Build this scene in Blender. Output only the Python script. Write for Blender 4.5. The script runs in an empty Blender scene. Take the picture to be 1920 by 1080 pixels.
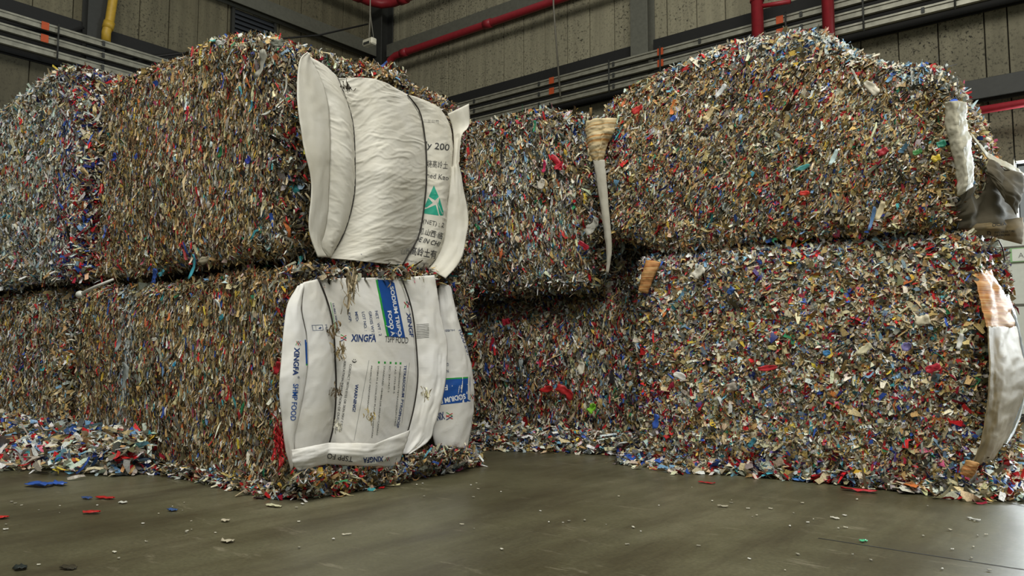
import bpy, bmesh, math, random
import numpy as np
from mathutils import Vector, Matrix
from mathutils.bvhtree import BVHTree

random.seed(7)
RNG = np.random.default_rng(11)
SC = bpy.context.scene
COL = SC.collection

# ------------------------------------------------------------------ camera
F_PX = 1460.0
PITCH = math.atan(120.0 / 1460.0)
YAW = math.radians(38.6)
CAM = Vector((0.0, 0.0, 0.74))
cd = bpy.data.cameras.new('camera')
cam = bpy.data.objects.new('camera', cd)
COL.objects.link(cam)
cam.location = CAM
cam.rotation_euler = (math.pi / 2 + PITCH, 0, YAW)
cd.sensor_fit = 'HORIZONTAL'
cd.sensor_width = 36.0
cd.lens = F_PX * 36.0 / 1920.0
cd.clip_end = 200
SC.camera = cam

# ------------------------------------------------------------------ world, lights, exposure
w = bpy.data.worlds.new('world')
SC.world = w
w.use_nodes = True
w.node_tree.nodes['Background'].inputs[0].default_value = (0.93, 1.0, 0.95, 1)
w.node_tree.nodes['Background'].inputs[1].default_value = 0.16


def area(name, loc, target, sx, sy, power, col):
    l = bpy.data.lights.new(name, 'AREA')
    l.shape = 'RECTANGLE'
    l.size, l.size_y = sx, sy
    l.energy = power
    l.color = col
    o = bpy.data.objects.new(name, l)
    COL.objects.link(o)
    o.location = loc
    d = Vector(target) - Vector(loc)
    o.rotation_euler = d.to_track_quat('-Z', 'Y').to_euler()
    return o


# unseen area light added overhead for soft top light, and the long strip window in the right wall, beyond the frame
area('overhead_fill', (0.8, -0.4, 9.0), (-1.4, 3.0, 0.0), 9.0, 4.0, 800, (1.0, 0.98, 0.89))
area('gate_daylight', (2.1, 10.06, 2.46), (2.1, 0.0, 2.2), 6.0, 0.66, 620, (0.88, 0.96, 1.0))
SC.view_settings.view_transform = 'Standard'
SC.view_settings.look = 'None'
SC.view_settings.gamma = 1.0
SC.view_settings.use_curve_mapping = False
SC.view_settings.exposure = 0.52

# ------------------------------------------------------------------ projection helpers (build-time only)
fwd = np.array([-math.sin(YAW), math.cos(YAW), 0.0])
rgt = np.array([math.cos(YAW), math.sin(YAW), 0.0])
upv = np.array([0.0, 0.0, 1.0])
cf = fwd * math.cos(PITCH) + upv * math.sin(PITCH)
cu = upv * math.cos(PITCH) - fwd * math.sin(PITCH)
C0 = np.array(CAM)


def ray(x, y):
    d = cf * F_PX + rgt * (x - 960.0) + cu * (540.0 - y)
    return d / np.linalg.norm(d)


def at(x, y, axis, v):
    d = ray(x, y)
    return C0 + d * ((v - C0[axis]) / d[axis])


def project(P):
    q = P - C0
    z = q @ cf
    return np.stack([960 + F_PX * (q @ rgt) / z, 540 - F_PX * (q @ cu) / z], -1)


# ------------------------------------------------------------------ materials
def lin(c):
    return tuple((v / 255.0 / 12.92) if v <= 10 else ((v / 255.0 + 0.055) / 1.055) ** 2.4 for v in c)


def newmat(name):
    m = bpy.data.materials.new(name)
    m.use_nodes = True
    nt = m.node_tree
    return m, nt, nt.nodes['Principled BSDF']


def ramp(nt, fac, stops):
    r = nt.nodes.new('ShaderNodeValToRGB')
    els = r.color_ramp.elements
    while len(els) < len(stops):
        els.new(0.5)
    for e, (p, c) in zip(els, stops):
        e.position = p
        e.color = (*c, 1) if len(c) == 3 else c
    nt.links.new(fac, r.inputs[0])
    return r.outputs[0]


def pos(nt, scale=(1, 1, 1)):
    g = nt.nodes.new('ShaderNodeNewGeometry')
    mp = nt.nodes.new('ShaderNodeMapping')
    mp.inputs['Scale'].default_value = scale
    nt.links.new(g.outputs['Position'], mp.inputs['Vector'])
    return mp.outputs[0]


def noise(nt, vec, scale, detail=4, rough=0.55):
    n = nt.nodes.new('ShaderNodeTexNoise')
    n.inputs['Scale'].default_value = scale
    n.inputs['Detail'].default_value = detail
    n.inputs['Roughness'].default_value = rough
    if vec is not None:
        nt.links.new(vec, n.inputs['Vector'])
    return n.outputs[0]


def mix(nt, fac, a, b, mode='MIX'):
    n = nt.nodes.new('ShaderNodeMix')
    n.data_type = 'RGBA'
    n.blend_type = mode
    for i, v in ((0, fac), (6, a), (7, b)):
        if isinstance(v, (int, float)):
            n.inputs[i].default_value = v
        elif isinstance(v, tuple):
            n.inputs[i].default_value = (*v, 1)
        else:
            nt.links.new(v, n.inputs[i])
    return n.outputs[2]


def bump(nt, b, h, strength, dist):
    n = nt.nodes.new('ShaderNodeBump')
    n.inputs['Strength'].default_value = strength
    n.inputs['Distance'].default_value = dist
    nt.links.new(h, n.inputs['Height'])
    nt.links.new(n.outputs[0], b.inputs['Normal'])


def plain(name, rgb, rough=0.5, metal=0.0, vary=0.12, scale=20):
    m, nt, b = newmat(name)
    c = lin(rgb)
    f = noise(nt, pos(nt), scale)
    dk = tuple(v * (1 - vary) for v in c)
    lt = tuple(min(1, v * (1 + vary)) for v in c)
    nt.links.new(ramp(nt, f, [(0.3, dk), (0.7, lt)]), b.inputs['Base Color'])
    b.inputs['Roughness'].default_value = rough
    b.inputs['Metallic'].default_value = metal
    return m


def concrete_wall(name, base, mould, amount):
    m, nt, b = newmat(name)
    c = lin(base)
    p = pos(nt)
    ps = pos(nt, (9, 9, 0.55))
    col = ramp(nt, noise(nt, ps, 1.0, 5), [(0.25, tuple(v * 0.68 for v in c)), (0.75, tuple(v * 1.12 for v in c))])
    big = ramp(nt, noise(nt, p, 1.1, 4), [(0.28, (0, 0, 0)), (0.6, (1, 1, 1))])
    speck = ramp(nt, noise(nt, p, 30.0, 4, 0.66), [(0.54, (0, 0, 0)), (0.66, (1, 1, 1))])
    fine = ramp(nt, noise(nt, pos(nt, (1, 1, 0.6)), 80.0, 2), [(0.55, (0, 0, 0)), (0.7, (1, 1, 1))])
    sp = mix(nt, 0.5, speck, fine, 'ADD')
    fac = mix(nt, 1.0, sp, big, 'MULTIPLY')
    fac = mix(nt, 1.0, fac, (amount,) * 3, 'MULTIPLY')
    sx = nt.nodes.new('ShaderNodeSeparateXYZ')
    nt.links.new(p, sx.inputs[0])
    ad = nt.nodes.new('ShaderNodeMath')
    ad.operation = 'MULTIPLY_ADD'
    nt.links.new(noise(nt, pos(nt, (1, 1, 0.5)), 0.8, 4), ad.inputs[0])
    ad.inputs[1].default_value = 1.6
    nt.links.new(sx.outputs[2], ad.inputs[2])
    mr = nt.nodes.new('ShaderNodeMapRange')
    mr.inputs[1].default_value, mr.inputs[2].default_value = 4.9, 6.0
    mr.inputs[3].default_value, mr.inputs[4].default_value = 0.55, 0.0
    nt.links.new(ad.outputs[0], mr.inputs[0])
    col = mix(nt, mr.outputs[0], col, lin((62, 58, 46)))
    out = mix(nt, fac, col, lin(mould))
    nt.links.new(out, b.inputs['Base Color'])
    b.inputs['Roughness'].default_value = 0.85
    bump(nt, b, noise(nt, ps, 3.0, 3), 0.25, 0.01)
    return m


def floor_mat():
    m, nt, b = newmat('floor_concrete')
    p = pos(nt)
    c1 = ramp(nt, noise(nt, p, 0.7, 6, 0.62), [(0.32, lin((66, 62, 42))), (0.5, lin((90, 87, 65))), (0.68, lin((114, 110, 88)))])
    st = ramp(nt, noise(nt, pos(nt, (2.6, 0.5, 1)), 1.4, 7, 0.66), [(0.44, (0, 0, 0)), (0.66, (1, 1, 1))])
    c2 = mix(nt, mix(nt, 1.0, st, (0.72,) * 3, 'MULTIPLY'), c1, lin((60, 54, 38)))
    sc = ramp(nt, noise(nt, pos(nt, (1.0, 3.6, 1)), 2.4, 8, 0.72), [(0.6, (0, 0, 0)), (0.74, (1, 1, 1))])
    c3 = mix(nt, mix(nt, 1.0, sc, (0.55,) * 3, 'MULTIPLY'), c2, lin((164, 156, 134)))
    fine = ramp(nt, noise(nt, p, 70, 4), [(0.3, (0.78,) * 3), (0.7, (1.15,) * 3)])
    nt.links.new(mix(nt, 1.0, c3, fine, 'MULTIPLY'), b.inputs['Base Color'])
    nt.links.new(ramp(nt, noise(nt, pos(nt, (2, .6, 1)), 1.3, 6, .65), [(0.3, (0.3,) * 3), (0.7, (0.52,) * 3)]), b.inputs['Roughness'])
    bump(nt, b, noise(nt, p, 35, 4), 0.12, 0.004)
    return m


def shred_mat():
    m, nt, b = newmat('shredded_plastic')
    a = nt.nodes.new('ShaderNodeAttribute')
    a.attribute_name = 'flake'
    mot = ramp(nt, noise(nt, pos(nt, (1, 1, 0.6)), 130.0, 3, 0.7), [(0.3, (0.55,) * 3), (0.5, (0.95,) * 3), (0.72, (1.25,) * 3)])
    nt.links.new(mix(nt, 1.0, a.outputs['Color'], mot, 'MULTIPLY'), b.inputs['Base Color'])
    nt.links.new(a.outputs['Alpha'], b.inputs['Roughness'])
    b.inputs['Specular IOR Level'].default_value = 0.3
    return m


def core_mat():
    m, nt, b = newmat('packed_core')
    f = noise(nt, pos(nt, (3, 3, 1)), 30, 4)
    nt.links.new(ramp(nt, f, [(0.3, lin((48, 42, 32))), (0.7, lin((112, 98, 74)))]), b.inputs['Base Color'])
    b.inputs['Roughness'].default_value = 0.8
    return m


def woven(name, rgb, dirt=0.25, rough=0.5, stripes=None, trans=0.0):
    m, nt, b = newmat(name)
    c = lin(rgb)
    d = ramp(nt, noise(nt, pos(nt), 3.2, 6, 0.62), [(0.35, c), (0.75, tuple(v * (1 - dirt) * k for v, k in zip(c, (1, 0.97, 0.88))))])
    if stripes:
        wv = nt.nodes.new('ShaderNodeTexNoise')
        wv.noise_dimensions = '3D'
        wv.inputs['Scale'].default_value = 1.0
        wv.inputs['Detail'].default_value = 2
        nt.links.new(pos(nt, (0.5, 0.5, 110)), wv.inputs['Vector'])
        s = ramp(nt, wv.outputs[0], stripes)
        d = mix(nt, 0.8, d, s)
    nt.links.new(d, b.inputs['Base Color'])
    b.inputs['Roughness'].default_value = rough
    b.inputs['Specular IOR Level'].default_value = 0.35
    wn = nt.nodes.new('ShaderNodeTexWave')
    wn.inputs['Scale'].default_value = 120
    wn.bands_direction = 'Z'
    nt.links.new(pos(nt), wn.inputs['Vector'])
    h = mix(nt, 0.25, noise(nt, pos(nt, (6, 6, 26)), 1.6, 5, 0.6), wn.outputs[0])
    bump(nt, b, h, 0.35, 0.008)
    return m


M = {
    'floor': floor_mat(),
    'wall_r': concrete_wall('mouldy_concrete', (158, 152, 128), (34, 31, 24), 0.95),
    'wall_l': concrete_wall('mouldy_concrete_left_dimmed', (114, 108, 86), (34, 31, 24), 0.85),  # base colour darkened to carry the weaker light on this wall
    'dark': plain('black_recess', (26, 26, 25), 0.8),
    'steel': plain('grey_painted_steel', (98, 98, 88), 0.55, 0.0),
    'steel_dk': plain('dark_steel', (48, 49, 46), 0.6),
    'galv': plain('galvanised_rail', (150, 148, 134), 0.4, 0.3, 0.25, 9),
    'red': plain('red_pipe_paint', (150, 36, 46), 0.45),
    'yellow': plain('yellow_pipe_paint', (186, 150, 48), 0.5),
    'orange': plain('orange_tape', (186, 78, 34), 0.6),
    'louver': plain('louver_metal', (74, 78, 84), 0.45, 0.3),
    'whitebox': plain('cream_plastic_box', (205, 200, 180), 0.5),
    'cable': plain('black_cable', (26, 25, 24), 0.6),
    'rope': plain('grey_wire', (120, 116, 104), 0.6),
    'clean': plain('pale_painted_panel', (218, 222, 214), 0.5, 0, 0.05),
    'paper': plain('sign_paper', (232, 236, 228), 0.6, 0, 0.03),
    'signgreen': plain('sign_green_edge', (150, 196, 140), 0.6, 0, 0.05),
    'shred': shred_mat(),
    'core': core_mat(),
    'bag': woven('white_woven_bag', (226, 223, 214), 0.2),
    'bag2': woven('white_printed_bag', (240, 239, 238), 0.1, 0.42),
    'bag_grey': woven('grey_woven_sheet', (98, 91, 76), 0.4, 0.9),
    'bag_dirty': woven('soiled_white_bag', (206, 202, 184), 0.35, 0.5),
    'bag_film': woven('pale_film_bag', (148, 132, 100), 0.35, 0.5),
    'bag_orange': woven('orange_striped_sack', (196, 140, 78), 0.3, 0.55,
                        [(0.30, lin((134, 84, 50))), (0.42, lin((196, 130, 72))), (0.52, lin((214, 180, 124))), (0.6, lin((190, 110, 62))), (0.72, lin((150, 130, 80)))]),
    'bag_cream': woven('cream_orange_sack', (232, 206, 158), 0.2, 0.5, [(0.3, lin((206, 132, 60))), (0.42, lin((226, 186, 120))), (0.5, lin((238, 222, 188))), (0.7, lin((232, 210, 160)))]),
    'bag_strap': woven('grey_strap_cloth', (176, 172, 160), 0.3, 0.6),
    'sack_brown': woven('brown_printed_sack', (128, 112, 82), 0.45, 0.85),
    'sack_black': woven('black_sheet', (30, 30, 34), 0.3, 0.4),
    'foil': plain('silver_foil', (225, 228, 232), 0.18, 0.85, 0.05),
    'wire': plain('baling_wire_dark', (34, 29, 24), 0.6),
    'navy': plain('navy_print', (28, 58, 118), 0.5, 0, 0.05),
    'blue': plain('blue_print', (20, 78, 158), 0.45, 0, 0.06),
    'slate': plain('blue_grey_print', (70, 86, 124), 0.5, 0, 0.05),
    'green': plain('green_print', (42, 160, 62), 0.5, 0, 0.05),
    'teal': plain('teal_print', (36, 158, 132), 0.5, 0, 0.08),
    'redp': plain('red_print', (200, 52, 56), 0.5, 0, 0.05),
    'ink': plain('dark_print', (62, 62, 64), 0.6, 0, 0.1),
    'ink_lt': plain('faded_print', (128, 128, 126), 0.6, 0, 0.1),
    'whitep': plain('white_print', (236, 238, 240), 0.5, 0, 0.03),
}


# ------------------------------------------------------------------ object helpers
def link(o, parent=None):
    COL.objects.link(o)
    if parent is not None:
        o.parent = parent
        o.matrix_parent_inverse = Matrix.Translation(-Vector(parent.location))
    return o


def tag(o, label=None, cat=None, group=None, kind=None):
    for k, v in (('label', label), ('category', cat), ('group', group), ('kind', kind)):
        if v:
            o[k] = v
    return o


def empty(name, loc):
    o = bpy.data.objects.new(name, None)
    o.empty_display_size = 0.1
    COL.objects.link(o)
    o.location = loc
    return o


def mesh_obj(name, verts, faces, mat, parent=None, smooth=False):
    me = bpy.data.meshes.new(name)
    me.from_pydata([tuple(map(float, v)) for v in verts], [], faces)
    me.update()
    if mat:
        me.materials.append(mat)
    if smooth:
        me.polygons.foreach_set('use_smooth', [True] * len(me.polygons))
    return link(bpy.data.objects.new(name, me), parent)


def bm_obj(name, bm, mat, parent=None, smooth=False):
    me = bpy.data.meshes.new(name)
    bmesh.ops.recalc_face_normals(bm, faces=bm.faces)
    bm.to_mesh(me)
    bm.free()
    me.materials.append(mat)
    if smooth:
        me.polygons.foreach_set('use_smooth', [True] * len(me.polygons))
    return link(bpy.data.objects.new(name, me), parent)


def bbox(bm, x0, x1, y0, y1, z0, z1, bev=0.0):
    r = bmesh.ops.create_cube(bm, size=1.0)
    vs = r['verts']
    for v in vs:
        v.co = Vector((x0 + (v.co.x + .5) * (x1 - x0), y0 + (v.co.y + .5) * (y1 - y0), z0 + (v.co.z + .5) * (z1 - z0)))
    if bev > 0:
        es = list({e for v in vs for e in v.link_edges})
        bmesh.ops.bevel(bm, geom=es, offset=bev, segments=1, affect='EDGES')


def box(name, x0, x1, y0, y1, z0, z1, mat, parent=None, bev=0.0):
    bm = bmesh.new()
    bbox(bm, x0, x1, y0, y1, z0, z1, bev)
    return bm_obj(name, bm, mat, parent)


def tube_geo(pts, r, n=10):
    pts = [Vector(p) for p in pts]
    rs = r if isinstance(r, (list, tuple)) else [r] * len(pts)
    V, Fc = [], []
    t0 = (pts[1] - pts[0]).normalized()
    ref = Vector((0, 0, 1)) if abs(t0.z) < 0.9 else Vector((1, 0, 0))
    u = t0.cross(ref).normalized()
    for i, p in enumerate(pts):
        a = pts[max(i - 1, 0)]
        b = pts[min(i + 1, len(pts) - 1)]
        t = (b - a).normalized()
        u = (u - t * u.dot(t)).normalized()
        v = t.cross(u)
        for k in range(n):
            an = 2 * math.pi * k / n
            V.append(p + (u * math.cos(an) + v * math.sin(an)) * rs[i])
    for i in range(len(pts) - 1):
        for k in range(n):
            Fc.append((i * n + k, i * n + (k + 1) % n, (i + 1) * n + (k + 1) % n, (i + 1) * n + k))
    Fc.append(tuple(range(n))[::-1])
    Fc.append(tuple(range((len(pts) - 1) * n, len(pts) * n)))
    return V, Fc


def tube(name, pts, r, mat, parent=None, n=10):
    V, Fc = tube_geo(pts, r, n)
    return mesh_obj(name, V, Fc, mat, parent, True)


def vnoise(p, seed=0):
    """3-D value noise, p (n,3) -> (n,) in -1..1"""
    i = np.floor(p).astype(np.int64)
    f = p - i
    f = f * f * (3 - 2 * f)
    out = np.zeros(len(p))
    for dx in (0, 1):
        for dy in (0, 1):
            for dz in (0, 1):
                h = (i[:, 0] + dx) * 374761393 + (i[:, 1] + dy) * 668265263 + (i[:, 2] + dz) * 2147483647 + seed * 974711
                h = (h ^ (h >> 13)) * 1274126177
                h = (h ^ (h >> 16)) & 0xffff
                wgt = (f[:, 0] if dx else 1 - f[:, 0]) * (f[:, 1] if dy else 1 - f[:, 1]) * (f[:, 2] if dz else 1 - f[:, 2])
                out += wgt * (h / 32767.5 - 1)
    return out


def fbm(p, seed=0, octs=4):
    a, s, o = 1.0, 1.0, 0.0
    for k in range(octs):
        o = o + a * vnoise(p * s, seed + k)
        a *= 0.5
        s *= 2.03
    return o / 1.6


def nrm(v):
    return v / (np.linalg.norm(v, axis=-1, keepdims=True) + 1e-12)


# ------------------------------------------------------------------ the hall: floor and walls
WR = 9.9        # right-hand wall plane, y
WL = -11.1      # left-hand wall plane, x
fl = mesh_obj('floor', [(-14, -7, 0), (9, -7, 0), (9, 13, 0), (-14, 13, 0)], [(0, 1, 2, 3)], M['floor'])
tag(fl, 'worn olive grey concrete floor with scuffs and stains', 'floor', kind='structure')
# saw-cut joints in the slab
ja, jb = at(1660, 1028, 2, 0.001), at(1960, 1074, 2, 0.001)
jd = (jb - ja) / np.linalg.norm(jb - ja)
jn = np.array([-jd[1], jd[0], 0]) * 0.004
ja2, jb2 = ja - jd * 0.25, jb + jd * 4
mesh_obj('joint', [ja2 - jn, jb2 - jn, jb2 + jn, ja2 + jn], [(0, 1, 2, 3)], M['dark'], fl)
ja, jb = at(1840, 932, 2, 0.001), at(1960, 958, 2, 0.001)
jd = (jb - ja) / np.linalg.norm(jb - ja)
jb2 = jb + jd * 3
mesh_obj('joint', [ja - jn, jb2 - jn, jb2 + jn, ja + jn], [(0, 1, 2, 3)], M['dark'], fl)

bm = bmesh.new()
bbox(bm, WL - 0.3, -0.92, WR + 0.08, WR + 0.3, 0, 9.5)
bbox(bm, -0.92, 6.0, WR + 0.08, WR + 0.3, 2.8, 9.5)
bbox(bm, -0.92, 6.0, WR + 0.08, WR + 0.3, 0, 2.12)
wr = bm_obj('wall_right', bm, M['dark'])
tag(wr, 'right hall wall of mould speckled vertical concrete panels', 'wall', kind='structure')
wl = box('wall_left', WL - 0.3, WL - 0.08, -6, WR + 0.08, 0, 9.5, M['dark'])
tag(wl, 'left hall wall of dim stained vertical concrete panels', 'wall', kind='structure')
x = WL
rr = random.Random(3)
while x < 5.8:
    wd = rr.choice([0.44, 0.44, 0.46, 0.42])
    d = rr.uniform(0, 0.014)
    if x < -0.92 < x + wd:
        wd = -0.92 - x
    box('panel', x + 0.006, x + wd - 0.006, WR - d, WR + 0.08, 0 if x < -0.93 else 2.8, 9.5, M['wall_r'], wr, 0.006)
    x += wd
y = WR - 0.02
while y > -6:
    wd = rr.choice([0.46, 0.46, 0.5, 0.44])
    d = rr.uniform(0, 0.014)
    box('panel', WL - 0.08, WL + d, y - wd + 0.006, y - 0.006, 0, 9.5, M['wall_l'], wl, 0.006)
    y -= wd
# pale lower cladding on the right wall beside the gate
cl = box('trim_1', -2.6, 5.9, WR - 0.06, WR - 0.02, 0.0, 2.12, M['clean'])
tag(cl, 'pale painted lower wall cladding behind the right stack', 'wall cladding', kind='structure')
for z in (0.62, 1.24, 1.86):
    box('panel_seam', -2.6, 5.9, WR - 0.068, WR - 0.06, z - 0.012, z + 0.012, M['steel'], cl)
box('base_strip', -2.6, 5.9, WR - 0.075, WR - 0.06, 0, 0.09, M['steel_dk'], cl)


# ------------------------------------------------------------------ steelwork
def beam(name, label, cat, x0, x1, y0, y1, z0, z1, axis, mat=M['steel'], group=None):
    """H-section: web plus two flanges. axis = long axis; flanges lie toward the room"""
    e = empty(name, ((x0 + x1) / 2, (y0 + y1) / 2, z0))
    tag(e, label, cat, group)
    t = 0.018
    if axis == 'x':
        ym = (y0 + y1) / 2
        box('web', x0, x1, y0 + t, y1 - t, (z0 + z1) / 2 - 0.01, (z0 + z1) / 2 + 0.01, mat, e)
        box('flange', x0, x1, y0, y0 + t, z0, z1, mat, e, 0.004)
        box('flange', x0, x1, y1 - t, y1, z0, z1, mat, e, 0.004)
    elif axis == 'y':
        box('web', x0 + t, x1 - t, y0, y1, (z0 + z1) / 2 - 0.01, (z0 + z1) / 2 + 0.01, mat, e)
        box('flange', x0, x0 + t, y0, y1, z0, z1, mat, e, 0.004)
        box('flange', x1 - t, x1, y0, y1, z0, z1, mat, e, 0.004)
    elif axis == 'zr':     # column on right wall, flanges face the room
        xm = (x0 + x1) / 2
        box('web', xm - 0.01, xm + 0.01, y0 + t, y1 - t, z0, z1, mat, e)
        box('flange', x0, x1, y0, y0 + t, z0, z1, mat, e, 0.004)
        box('flange', x0, x1, y1 - t, y1, z0, z1, mat, e, 0.004)
    else:                  # column on left wall
        ym = (y0 + y1) / 2
        box('web', x0 + t, x1 - t, ym - 0.01, ym + 0.01, z0, z1, mat, e)
        box('flange', x0, x0 + t, y0, y1, z0, z1, mat, e, 0.004)
        box('flange', x1 - t, x1, y0, y1, z0, z1, mat, e, 0.004)
    return e


G = 'steel frame of the hall'
beam('steel_column', 'dark steel column standing in the room corner', 'column', WL + 0.03, WL + 0.33, WR - 0.34, WR - 0.04, 0, 9.5, 'zr', M['steel_dk'], G)
beam('steel_column', 'grey steel column crossing the cable rails on the right wall', 'column', -5.50, -5.22, WR - 0.26, WR - 0.03, 0, 9.5, 'zr', M['steel'], G)
beam('steel_column', 'dark steel column beside the yellow pipe on the left wall', 'column', WL + 0.03, WL + 0.23, 4.40, 4.64, 0, 9.5, 'zl', M['steel_dk'], G)
beam('steel_girt', 'grey wall girt above the lower red pipe, right of the grey column', 'beam', -5.20, 1.2, WR - 0.22, WR - 0.03, 6.28, 6.52, 'x', M['steel'], G)
beam('steel_girt', 'grey wall girt just above the lower red pipe near the corner', 'beam', WL + 0.34, -5.52, WR - 0.22, WR - 0.03, 6.28, 6.52, 'x', M['steel'], G)
beam('steel_girt', 'grey wall girt left of the dark column on the left wall', 'beam', WL + 0.03, WL + 0.22, -5.5, 4.38, 6.28, 6.52, 'y', M['steel'], G)
beam('steel_girt', 'grey wall girt sloping past the louver on the left wall', 'beam', WL + 0.03, WL + 0.22, 4.66, WR - 0.36, 6.28, 6.52, 'y', M['steel'], G)
beam('steel_girt', 'black girt with painted recess shade behind the cable rails, left of the grey column', 'beam', WL + 0.34, -5.52, WR - 0.13, WR - 0.03, 4.52, 5.22, 'x', M['dark'], G)  # girt carried down in black, standing in for shade between the rails
beam('steel_girt', 'black girt with painted recess shade behind the cable rails, right of the grey column', 'beam', -5.20, 1.2, WR - 0.13, WR - 0.03, 4.52, 5.22, 'x', M['dark'], G)
beam('steel_girt', 'black girt with painted recess shade behind the left wall cable rails, right of column', 'beam', WL + 0.03, WL + 0.13, 4.66, WR - 0.36, 4.52, 5.22, 'y', M['dark'], G)
beam('steel_girt', 'black girt with painted recess shade behind the left wall cable rails, left of column', 'beam', WL + 0.03, WL + 0.13, -5.5, 4.38, 4.52, 5.22, 'y', M['dark'], G)
beam('steel_girt', 'dark wall girt behind the top right bale, above a red pipe', 'beam', -1.75, 1.2, WR - 0.22, WR - 0.03, 3.50, 3.72, 'x', M['steel_dk'], G)


# ------------------------------------------------------------------ cable rails (three on each wall)
def cable_rail(side, z, label, bands):
    off = 0.34
    if side == 'r':
        e = empty('cable_rail', (-5, WR - off, z))
        def b(n, a0, a1, d0, d1, z0, z1, m): return box(n, a0, a1, WR - d1, WR - d0, z0, z1, m, e)
        a0, a1 = WL + 0.7, 1.2
    else:
        e = empty('cable_rail', (WL + off, 4, z))
        def b(n, a0, a1, d0, d1, z0, z1, m): return box(n, WL + d0, WL + d1, a0, a1, z0, z1, m, e)
        a0, a1 = -5.5, WR - 0.6
    tag(e, label, 'cable rail', 'cable rails along the hall walls')
    b('channel', a0, a1, 0.30, 0.335, z - 0.045, z + 0.045, M['galv'])
    b('lip', a0, a1, 0.335, 0.352, z + 0.022, z + 0.045, M['galv'])
    b('lip', a0, a1, 0.335, 0.352, z - 0.045, z - 0.03, M['galv'])
    b('tray_floor', a0, a1, 0.27, 0.30, z - 0.045, z - 0.03, M['dark'])
    k = a0 + 0.6
    while k < a1:
        b('clip', k, k + 0.035, 0.352, 0.362, z - 0.035, z + 0.03, M['steel_dk'])
        k += 1.35
    for p in bands:
        b('orange_band', p, p + 0.09, 0.3525, 0.358, z - 0.05, z + 0.05, M['orange'])
    return e


words = ['upper', 'middle', 'lowest']
for i, z in enumerate((4.92, 4.755, 4.59)):
    xb = [at(1233, 115, 1, WR - 0.35)[0], at(1456, 60, 1, WR - 0.35)[0], at(1030, 168, 1, WR - 0.35)[0]] if i < 2 else []
    cable_rail('r', z, 'grey metal cable rail along the right wall, %s of the three' % words[i], xb)
    yb = [at(76, 75, 0, WL + 0.35)[1]] if i < 2 else []
    cable_rail('l', z, 'grey metal cable rail along the left wall, %s of the three' % words[i], yb)
# hangers tying the rails together
for px, py, side in ((1142, 150, 'r'), (1238, 130, 'r'), (1619, 40, 'r'), (1791, 15, 'r'), (1474, 70, 'r'), (108, 90, 'l')):
    if side == 'r':
        xx = at(px, py, 1, WR - 0.37)[0]
        e = tube('rail_hanger', [(xx, WR - 0.374, 4.99), (xx, WR - 0.374, 4.5)], 0.011, M['steel_dk'])
        n_ = {1142: 'left of the grey column', 1238: 'just right of the grey column', 1619: 'above the right stack peak', 1791: 'near the top right corner', 1474: 'beside the thick red downpipe'}[px]
        tag(e, 'thin steel hanger tying the right wall rails, ' + n_, 'hanger', 'rail hangers')
    else:
        yy = at(px, py, 0, WL + 0.37)[1]
        e = tube('rail_hanger', [(WL + 0.374, yy, 4.99), (WL + 0.374, yy, 4.5)], 0.011, M['steel_dk'])
        tag(e, 'thin steel hanger tying the left wall rails, left of the column', 'hanger', 'rail hangers')


# ------------------------------------------------------------------ pipes, louver, hanging box, cables
def pipe(name, label, pts, r, mat, cat='pipe', coup=()):
    e = empty(name, pts[0])
    tag(e, label, cat)
    tube('pipe_run', pts, r, mat, e, 14)
    for p, q in coup:
        tube('coupling', [p, q], r * 1.22, mat, e, 14)
    return e


yr = WR - 0.36
pipe('sprinkler_pipe', 'red pipe running along the right wall into the room corner', [(WL + 0.55, yr, 4.4), (WL + 0.55, yr, 6.0), (WL + 0.6, yr, 6.12), (WL + 0.74, yr, 6.17), (-8, yr, 6.17), (1.1, yr, 6.17)], 0.062, M['red'],
     coup=[((WL + 0.9, yr, 6.17), (WL + 1.05, yr, 6.17)), ((-8.2, yr, 6.17), (-8.05, yr, 6.17))])
cx = WL + 0.42
pipe('sprinkler_pipe', 'upper red pipe turning the room corner near the ceiling', [(cx, 5.2, 7.16), (cx, WR - 0.75, 7.16), (cx + 0.1, WR - 0.52, 7.16), (cx + 0.32, WR - 0.42, 7.16), (-4.2, WR - 0.42, 7.16)], 0.085, M['red'],
     coup=[((cx, WR - 1.1, 7.16), (cx, WR - 0.95, 7.16)), ((cx + 0.5, WR - 0.42, 7.16), (cx + 0.66, WR - 0.42, 7.16))])
xa = at(1420, 30, 1, WR - 0.5)[0]
e = pipe('downpipe', 'thick red downpipe with clamps in front of the right wall', [(xa, WR - 0.5, 9.4), (xa, WR - 0.5, 4.2)], 0.075, M['red'])
for z in (5.18, 5.26, 5.33):
    tube('clamp', [(xa, WR - 0.5, z - 0.012), (xa, WR - 0.5, z + 0.012)], 0.088, M['red'], e, 14)
tube('side_branch', [(xa, WR - 0.5, 5.1), (xa + 0.42, WR - 0.5, 5.05)], 0.028, M['red'], e)
tube('valve_bolt', [(xa + 0.07, WR - 0.56, 5.27), (xa + 0.17, WR - 0.56, 5.3)], 0.025, M['steel_dk'], e)
xb = at(1553, 10, 1, WR - 0.5)[0]
pipe('downpipe', 'plain red downpipe ending behind the right cable rails', [(xb, WR - 0.52, 9.4), (xb, WR - 0.52, 4.3)], 0.07, M['red'])
pipe('sprinkler_pipe', 'thin red pipe under the dark girt at far right', [(-1.8, yr, 3.33), (1.1, yr, 3.33)], 0.042, M['red'])
yy = at(205, 60, 0, WL + 0.3)[1]
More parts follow.
